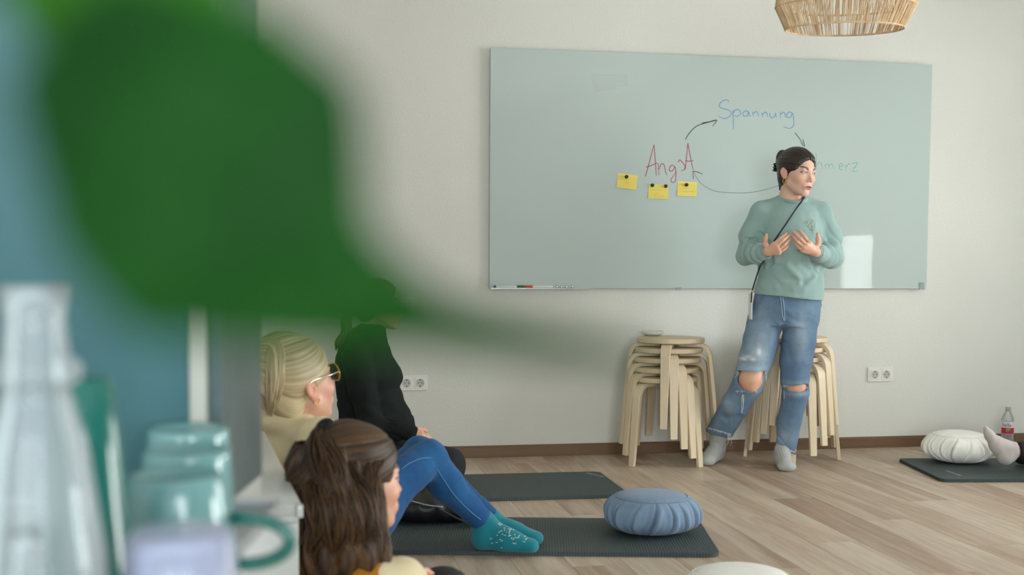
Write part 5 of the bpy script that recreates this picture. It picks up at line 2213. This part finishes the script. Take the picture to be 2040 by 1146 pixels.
tag(mobj('hair_strands', np.concatenate(Vs), Qs, M_WAVY, hair, cols=np.concatenate(Cs)), kind='stuff')
V, Q = torus(tie, .012, .009, (.9, 0, .4), (-.2, .8, .4), (-.3, -.6, .7), 20, 10)
mobj('hair_tie', V, Q, simple('black_tie', (16, 16, 18), .8), hair)
# clothes
RS = Field((-.42, -.40, 0), (.62, .62, .50), .009)
RS.chain([np.array([.12, .12, .10]), r_(690, 1190, .04)], [.17, .135], .05)
RS.cone(r_(690, 1165, .03), r_(640, 1152, .12), .065, .055, .04)
RS.cone(r_(690, 1165, .03), r_(738, 1170, -.12), .065, .062, .04)
RS.disp(lambda P: .004*vnoise(P*14, 81))
v, q = RS.mesh()
mobj('vest', v, q, knit('mustard_knit', (176, 112, 32), .1), root)
RA = Field((-.10, -.40, 0), (.62, .30, .50), .009)
RA.chain([r_(752, 1166, -.12), r_(800, 1160, -.10), r_(832, 1205, .0)], [.058, .050, .045], .02)
RA.disp(lambda P: .004*vnoise(P*18, 83))
v, q = RA.mesh()
mobj('sleeve', v, q, M_CREAM, root)
RT = Field((-.25, -.30, 0), (.85, .80, .42), .010)
RT.chain([np.array([.12, .12, .12]), r_(882, 1192, .12), r_(960, 1330, .2)], [.11, .066, .05], .03)
RT.chain([np.array([.12, .25, .12]), r_(860, 1200, .32), r_(930, 1330, .4)], [.11, .066, .05], .03)
RT.half((0, 0, .002), (0, 0, -1), .004)
v, q = RT.mesh()
mobj('trousers', v, q, simple('dark_leggings', (30, 32, 34), .8, .05), root)
HF = Field(r_(790, 1175, -.05), r_(870, 1110, .15), .003)
hand(HF, r_(816, 1160, .02), .020, [r_(834, 1140, .03), r_(838, 1143, .045), r_(838, 1148, .06), r_(836, 1154, .07)],
     [[r_(848, 1137, .05), r_(856, 1142, .065)], [r_(852, 1140, .065), r_(861, 1146, .08)], [r_(851, 1145, .08), r_(860, 1151, .095)], [r_(847, 1152, .09), r_(855, 1157, .10)]], [r_(826, 1140, .01), r_(836, 1133, .02)], pr=.011)
v, q = HF.mesh()
mobj('hand', v, q, M_SKIN, root, cols=np.tile(SKIN_A*np.array([1, .84, .78]), (len(v), 1)))

# ============ the person at the right edge: one leg with a grey sock, the rest sits outside the frame
G = Stage(2000, 5.85)
g_ = G.p
root = person(G, 'person at the right edge with outstretched leg in black trousers and grey ankle sock')
GS = Field(g_(1940, 945, -.12)-.02, g_(2060, 835, .12)+.02, .0045)
toe_, ball_, heel_, ank_ = g_(1965, 857, -.02), g_(1976, 882, -.01), g_(2003, 911, 0), g_(2022, 899, 0)
GS.chain([g_(1964, 854, -.01), g_(1972, 868, -.01), g_(1985, 888, 0), g_(2004, 910, 0)], [.013, .022, .033, .034], .02)
GS.chain([heel_, ank_], [.036, .040], .02)
GS.cone(g_(1988, 882, 0), ank_+np.array([-.004, 0, .004]), .030, .036, .02)
GS.half((0, 0, MT+.001), (0, 0, -1), .004)
GS.half(g_(2024, 899, 0), (1, 0, -.05), .003)
GS.disp(lambda P: .0014*vnoise(P*42, 91))
v, q = GS.mesh()
mobj('sock', v, q, knit('light_grey_sock', (190, 184, 180), .06), root)
hipg = np.array([ank_[0]+.86, .12, .14])
kneeg = np.array([ank_[0]+.42, .02, .12])
GB = Field((-.1, -.35, 0), (1.35, .45, 1.0), .011)
GB.chain([ank_+np.array([-.02, 0, 0]), kneeg, hipg], [.032, .048, .07], .02)
GB.chain([np.array([ank_[0]+.16, .24, .065]), kneeg+np.array([0, .2, 0]), hipg], [.032, .048, .07], .02)
neckg = hipg+np.array([.10, 0, .50])
GB.chain([hipg, neckg], [.11, .09], .05)
GB.chain([neckg, neckg+np.array([-.01, 0, .12])], [.06, .045], .03)
for s in (-1, 1):
    GB.chain([neckg+np.array([0, s*.15, -.02]), neckg+np.array([.02, s*.20, -.27]), hipg+np.array([-.22, s*.12, .10])], [.04, .034, .026], .02)
v, q = GB.mesh()
GPose = Pose(neckg+np.array([-.03, 0, .20]), 180, sc=1.0)
hv, hq, hc, eyes = head_mesh(.0035)
V, Q, C = join_np([(v, q, SKIN_A*.92), (GPose(hv), hq, hc)])
mobj('body', V, Q, M_SKIN, root, cols=C)
for e in eyes:
    v, q, c = eyeball(e, (0, 1, 0))
    mobj('eyeball', GPose(v), q, M_EYE, root, cols=c)
hv, hq, hcol = hair_cap(.004, seed=6, nape=-.085)
mobj('hair', GPose(hv), hq, M_HAIR_D, root, cols=hcol)
GT = Field((-.1, -.30, 0), (1.25, .45, .42), .009)
GT.chain([g_(2029, 899, 0), kneeg, hipg], [.046, .070, .10], .02)
GT.chain([np.array([ank_[0]+.14, .24, .068]), kneeg+np.array([0, .2, 0]), hipg+np.array([0, .08, 0])], [.046, .070, .10], .02)
GT.half((0, 0, MT+.001), (0, 0, -1), .004)
GT.half(g_(2027.5, 899, 0), (-1, 0, 0), .003)
v, q = GT.mesh()
mobj('trousers', v, q, simple('black_trousers', (22, 23, 26), .8, .05), root)
GU = Field((.4, -.40, .05), (1.35, .55, .80), .010)
GU.chain([hipg, neckg+np.array([0, 0, -.06])], [.15, .125], .05)
for s in (-1, 1):
    GU.cone(neckg+np.array([0, 0, -.03]), neckg+np.array([0, s*.15, -.04]), .055, .055, .04)
    GU.chain([neckg+np.array([0, s*.15, -.04]), neckg+np.array([.02, s*.20, -.27]), hipg+np.array([-.18, s*.12, .12])], [.056, .048, .034], .03)
v, q = GU.mesh()
mobj('sweater', v, q, knit('grey_knit', (120, 120, 122), .08), root)

# ------------------------------------------------------------------ black bag on the mat between the seated women
bc = on_floor(862, 1050, MT)
root = thing('bag', 'soft black bag lying on the floor behind the bent blue jeans legs', 'bag', (bc[0], bc[1]+.12, .0), -YAW)
BG = Field((-.30, -.20, 0), (.30, .22, .22), .006)
BG.ell((-.06, 0, .075), (.19, .12, .065), .03)
BG.ell((.10, .02, .060), (.11, .10, .05), .03)
BG.ell((-.14, .03, .11), (.09, .08, .05), .03)
BG.half((0, 0, .018), (0, 0, -1), .01)
BG.disp(lambda P: .012*vnoise(P*13, 101)+.006*vnoise(P*28, 102))
v, q = BG.mesh()
mobj('soft_body', v, q, simple('black_nylon', (20, 22, 24), .42, .1, bump=.2, bs=300), root)
parts = []
for pl in ([(-.18, -.10, .10), (-.08, -.118, .118), (.0, -.115, .10), (.06, -.10, .09)],):
    parts.append(tube(spline(pl, 6), .003, 6))
V, Q = merge(parts)
mobj('zip', V, Q, simple('zip_grey', (150, 154, 156), .4, metal=.4), root)
V, Q = tube(spline([(.02, -.10, .10), (.10, -.125, .06), (.17, -.12, .03), (.21, -.06, .03)], 6), .008, 8, flat=.35)
mobj('strap', V, Q, simple('strap_black', (36, 38, 40), .5), root)

# ------------------------------------------------------------------ foreground: counter with crockery, cupboard, low sideboard, trailing plant
CT = .770
def cam_xy(px, d):
    p = at_depth(px, 519, d)
    return p[0], p[1]


fx = Matrix.Rotation(-YAW, 4, 'Z')
F0_ = np.array([0, 0, 0.])


def fbox(name, x0, x1, y0, y1, z0, z1, mat, parent=None, bev=.003):
    """box in view-aligned axes about the camera's foot: x right, y away"""
    o = bobj(name, bm_box((x0, y0, z0), (x1, y1, z1), bev), mat, parent, True, .6)
    return o


def fthing(name, label, cat, group=None):
    return thing(name, label, cat, (0, 0, 0), -YAW, group)


M_GREYT = simple('grey_laminate', (78, 94, 96), .35, .02, spec=.5)
M_TOP = simple('pale_worktop', (186, 190, 188), .35, .03)
ctr = fthing('counter', 'pale grey kitchen counter at the lower left carrying the crockery', 'counter')
fbox('worktop', -1.55, -.321, .62, 1.535, CT-.03, CT, M_TOP, ctr)
fbox('base_cabinet', -1.53, -.34, .66, 1.52, .08, CT-.03, simple('white_front', (206, 208, 206), .4, .02), ctr)
fbox('plinth', -1.50, -.37, .70, 1.48, 0, .08, M_GREYT, ctr)

cup = fthing('tall_cupboard', 'tall grey cupboard with a blue glass door standing on the counter', 'cupboard')
xr = (520-1020)/2400*1.53
fbox('side_panel', xr-.030, xr, 1.345, 1.53, CT+.001, 2.25, M_GREYT, cup)
fbox('back_panel', -1.45, xr-.030, 1.51, 1.53, CT+.001, 2.25, simple('cupboard_back', (62, 104, 122), .5, .03), cup)
fbox('stile', xr-.0165, xr-.0005, 1.325, 1.345, CT+.001, 2.25, M_GREYT, cup)
M_BLUEG = simple('blue_glass_door', (60, 100, 106), .5, .03, spec=.25)
fbox('door', -1.45, xr-.038, 1.328, 1.342, CT+.004, 2.25, M_BLUEG, cup)
fbox('handle_strip', xr-.0365, xr-.017, 1.318, 1.343, CT+.004, 2.25, simple('pale_strip', (176, 178, 170), .45, .02), cup)
fbox('top_panel', -1.45, xr, 1.32, 1.53, 2.25, 2.27, M_GREYT, cup)

# low white sideboard the seated women lean against
p0, p1 = at_depth(602, 1005, 2.30), at_depth(527, 860, 3.28)
SBZ = p0[2]
dirv = (p1-p0)[:2]
Ls = np.linalg.norm(dirv)
ang = math.atan2(dirv[1], dirv[0])-PI/2
root = thing('sideboard', 'low white sideboard beside the brown-haired woman, right of the blurred mugs', 'sideboard', (p0[0], p0[1], 0), ang)
M_SB = simple('white_lacquer', (196, 200, 198), .3, .02)
bobj('top', bm_box((-.62, 0, SBZ-.022), (0, Ls, SBZ), .004), M_SB, root, True, .6)
bobj('carcass', bm_box((-.61, .008, .05), (-.006, Ls-.008, SBZ-.022), .002), M_SB, root, True, .6)
bobj('plinth', bm_box((-.58, .03, 0), (-.03, Ls-.03, .05), 0), M_GREYT, root)
for k in range(2):
    dr = bobj('drawer_front', bm_box((-.604+k*.300, -.010, .06), (-.308+k*.300, .008, SBZ-.034), .003), M_SB, root, True, .6)
    bobj('handle', bm_box((-.50+k*.300, -.022, SBZ-.075), (-.41+k*.300, -.010, SBZ-.065), .002), M_ALU, dr)
bobj('edge_cap', bm_box((-.012, -.012, SBZ-.024), (.001, .006, SBZ+.0005), .002), M_SB, root, True, .6)

M_PALE = simple('pale_teal_glaze', (112, 156, 158), .18, .03, spec=.6)
M_DTEAL = simple('deep_teal_glaze', (20, 98, 90), .2, .04, spec=.6)
tray = fthing('tray', 'pale grey drying tray on the counter under the upturned mugs', 'tray')
M_TRAY = simple('tray_grey', (168, 172, 176), .4, .03)
fbox('base', -1.0, -.250, .66, 1.314, CT, CT+.006, M_TRAY, tray)
for x0_, x1_, y0_, y1_ in ((-1.0, -.250, .66, .668), (-1.0, -.250, 1.306, 1.314), (-1.0, -.992, .668, 1.306), (-.258, -.250, .668, 1.306)):
    fbox('rim', x0_, x1_, y0_, y1_, CT+.006, CT+.013, M_TRAY, tray, .002)
mugs = [(346, 1.045, .0405, .055, .081, 2, CT+.006, M_PALE, M_DTEAL, .73, .021, 2.1, 'pale teal mug with a deep teal handle, upside down, nearest of three in a row'),
        (368, 1.165, .042, .0465, .084, -66, CT+.006, M_PALE, M_PALE, .5, .030, 1.0, 'pale teal mug upside down, middle of three in a row'),
        (372, 1.263, .042, .0465, .091, -60, CT+.006, M_PALE, M_PALE, .5, .030, 1.0, 'pale teal mug upside down, farthest of three in a row')]
for px, d, r0, r1, h, rz, z0_, mt, mth, hz_, hr_, hs_, lab in mugs:
    x, y = cam_xy(px, d)
    r = mug('upturned_mug', r0, r1, h, mt, lab, (x, y, z0_), math.radians(rz)-YAW, True, 'upturned mugs on the counter', hz=hz_, hr=hr_, hw=.0060, hs=hs_)
    if mth is not mt:
        for c in r.children:
            if c.name.startswith('handle'):
                c.data.materials[0] = mth
                c['label'] = 'deep teal handle'
# tapering teal tumbler
x, y = cam_xy(158, .93)
CT2 = CT+.006
V, Q = lathe([(.0001, .178), (.020, .178), (.0235, .175), (.030, .12), (.040, .03), (.0435, .0), (.041, .0), (.028, .12), (.021, .172), (.0001, .173)], 40)
root = thing('tumbler', 'tall tapering deep teal tumbler standing upside down behind the glass carafe', 'tumbler', (x, y, CT2))
mobj('cup', V, [q[::-1] for q in Q], M_DTEAL, root)
# clear glass: two carafes, and an upturned glass in front
M_GLASS = glass('clear_glass', (228, 234, 236), .15, .02)


def carafe(px, d, sc, label):
    x, y = cam_xy(px, d)
    root = thing('carafe', label, 'carafe', (x, y, CT2), 0, 'clear glass carafes')
    V, Q = lathe([(r*sc, z*sc) for r, z in ((.0001, .006), (.040, .004), (.046, .010), (.047, .03), (.043, .09), (.033, .160), (.024, .195), (.021, .205), (.029, .210), (.030, .220), (.022, .226), (.019, .25), (.022, .272), (.020, .273), (.016, .25),
                                                 (.018, .22), (.020, .195), (.029, .160), (.039, .09), (.043, .03), (.040, .012), (.0001, .010))], 48)
    mobj('vessel', V, Q, M_GLASS, root)


carafe(66, .74, .93, 'clear glass carafe at the left edge, the taller one')
carafe(40, .675, .42, 'small clear glass carafe at the bottom left corner')
x, y = cam_xy(352, .80)
root = thing('drinking_glass', 'upturned clear drinking glass in front of the pale teal mugs', 'glass', (x, y, CT2))
V, Q = lathe([(.0001, .088), (.032, .088), (.036, .084), (.039, .04), (.041, 0), (.038, 0), (.034, .078), (.0001, .080)], 40)
mobj('vessel', V, [q[::-1] for q in Q], glass('lilac_glass', (214, 220, 238), .3, .05), root)

# trailing plant close to the lens
pot = at_depth(-330, -420, .22)
root = thing('hanging_plant', 'blurred green leaf of a hanging plant close to the lens at the left', 'plant', tuple(pot), -YAW)
inv = np.array([[math.cos(-YAW), math.sin(-YAW), 0], [-math.sin(-YAW), math.cos(-YAW), 0], [0, 0, 1]])


def lp(px, py, d):
    return inv @ (at_depth(px, py, d)-pot)


def mat_leaf(name, c0, c1):
    t = NT(name)
    co = t.coords()
    n = t.noise(co, 40, 4)
    t.color(t.ramp(n, [(.3, s2l(c0)), (.7, s2l(c1))]))
    t.set(Roughness=.6, Specular_IOR_Level=.12)
    tl = t.node('ShaderNodeBsdfTranslucent')
    tl.inputs[0].default_value = (*s2l(c1), 1)
    mx = t.node('ShaderNodeMixShader')
    mx.inputs[0].default_value = .28
    t.l.new(t.b.outputs[0], mx.inputs[1])
    t.l.new(tl.outputs[0], mx.inputs[2])
    t.l.new(mx.outputs[0], t.n['Material Output'].inputs[0])
    return t.m


def leaf(mid, wl, wr, mat, parent, lift=.004):
    """leaf blade: midrib points and half-widths to either side, cupped along the rib, with real thickness"""
    M = spline(np.array(mid), 6)
    n = len(M)
    L_ = np.interp(np.linspace(0, 1, n), np.linspace(0, 1, len(wl)), wl)
    R_ = np.interp(np.linspace(0, 1, n), np.linspace(0, 1, len(wr)), wr)
    T = np.gradient(M, axis=0)
    T /= np.linalg.norm(T, axis=1)[:, None]
    S = np.cross(T, [0, 1, 0])
    S /= np.linalg.norm(S, axis=1)[:, None]
    N = np.cross(S, T)
    V, Q = [], []
    m_ = 12
    for side in (0, 1):
        for i in range(n):
            for j in range(m_+1):
                u = j/m_*2-1
                wd_ = L_[i] if u < 0 else R_[i]
                p = M[i]+S[i]*u*wd_+N[i]*(lift*(abs(u)**1.5)+.0008*math.sin(9*i/n*PI+abs(u)*4))
                V.append(p+N[i]*(.0004 if side else 0))
    o = n*(m_+1)
    for i in range(n-1):
        for j in range(m_):
            q = (i*(m_+1)+j, i*(m_+1)+j+1, (i+1)*(m_+1)+j+1, (i+1)*(m_+1)+j)
            Q.append(q)
            Q.append(tuple(x+o for x in q[::-1]))
    lf = mobj('leaf', V, Q, mat, parent)
    vv, qq = tube(M-N*.0003, np.linspace(.0011, .0004, n), 6)
    mobj('midrib', vv, qq, mat, lf)
    return lf


M_LEAF = mat_leaf('leaf_green', (13, 56, 17), (21, 74, 20))
M_LEAF2 = mat_leaf('leaf_young', (38, 92, 18), (54, 108, 26))
mm = .17/2400
leaf([lp(110, 20, .170), lp(300, 220, .165), lp(490, 395, .163), lp(680, 548, .166), (lp(890, 640, .175)), lp(1100, 684, .185), lp(1330, 715, .195)],
     [.012, .0235, .0255, .0135, .0048, .0034, .0006], [.010, .0215, .0220, .0082, .0034, .0028, .0006], M_LEAF, root)
leaf([lp(40, -330, .19), lp(150, -160, .185), lp(270, 0, .180), lp(380, 110, .178), lp(480, 220, .178)], [.004, .0165, .0185, .012, .0004], [.004, .0160, .0170, .010, .0004], M_LEAF2, root)
V, Q = tube(spline([np.zeros(3), lp(-200, -200, .20), lp(-40, -60, .185), lp(130, 60, .170)], 6), .0012, 8)
mobj('stem', V, Q, M_LEAF2, root)
V, Q = tube(spline([np.zeros(3), lp(-180, -400, .20), lp(60, -330, .19)], 6), .0012, 8)
mobj('stem', V, Q, M_LEAF2, root)
V, Q = lathe([(.0001, -.05), (.035, -.05), (.045, .03), (.047, .03), (.047, .04), (.040, .04), (.0001, .025)], 32)
mobj('pot', np.array(V)+np.array([-.03, .0, .03]), Q, simple('white_pot', (220, 220, 214), .5), root)
V, Q = tube([(-.03, 0, .06), (-.03, 0, ZC-pot[2])], .0012, 6)
mobj('cord', V, Q, M_PIN, root)
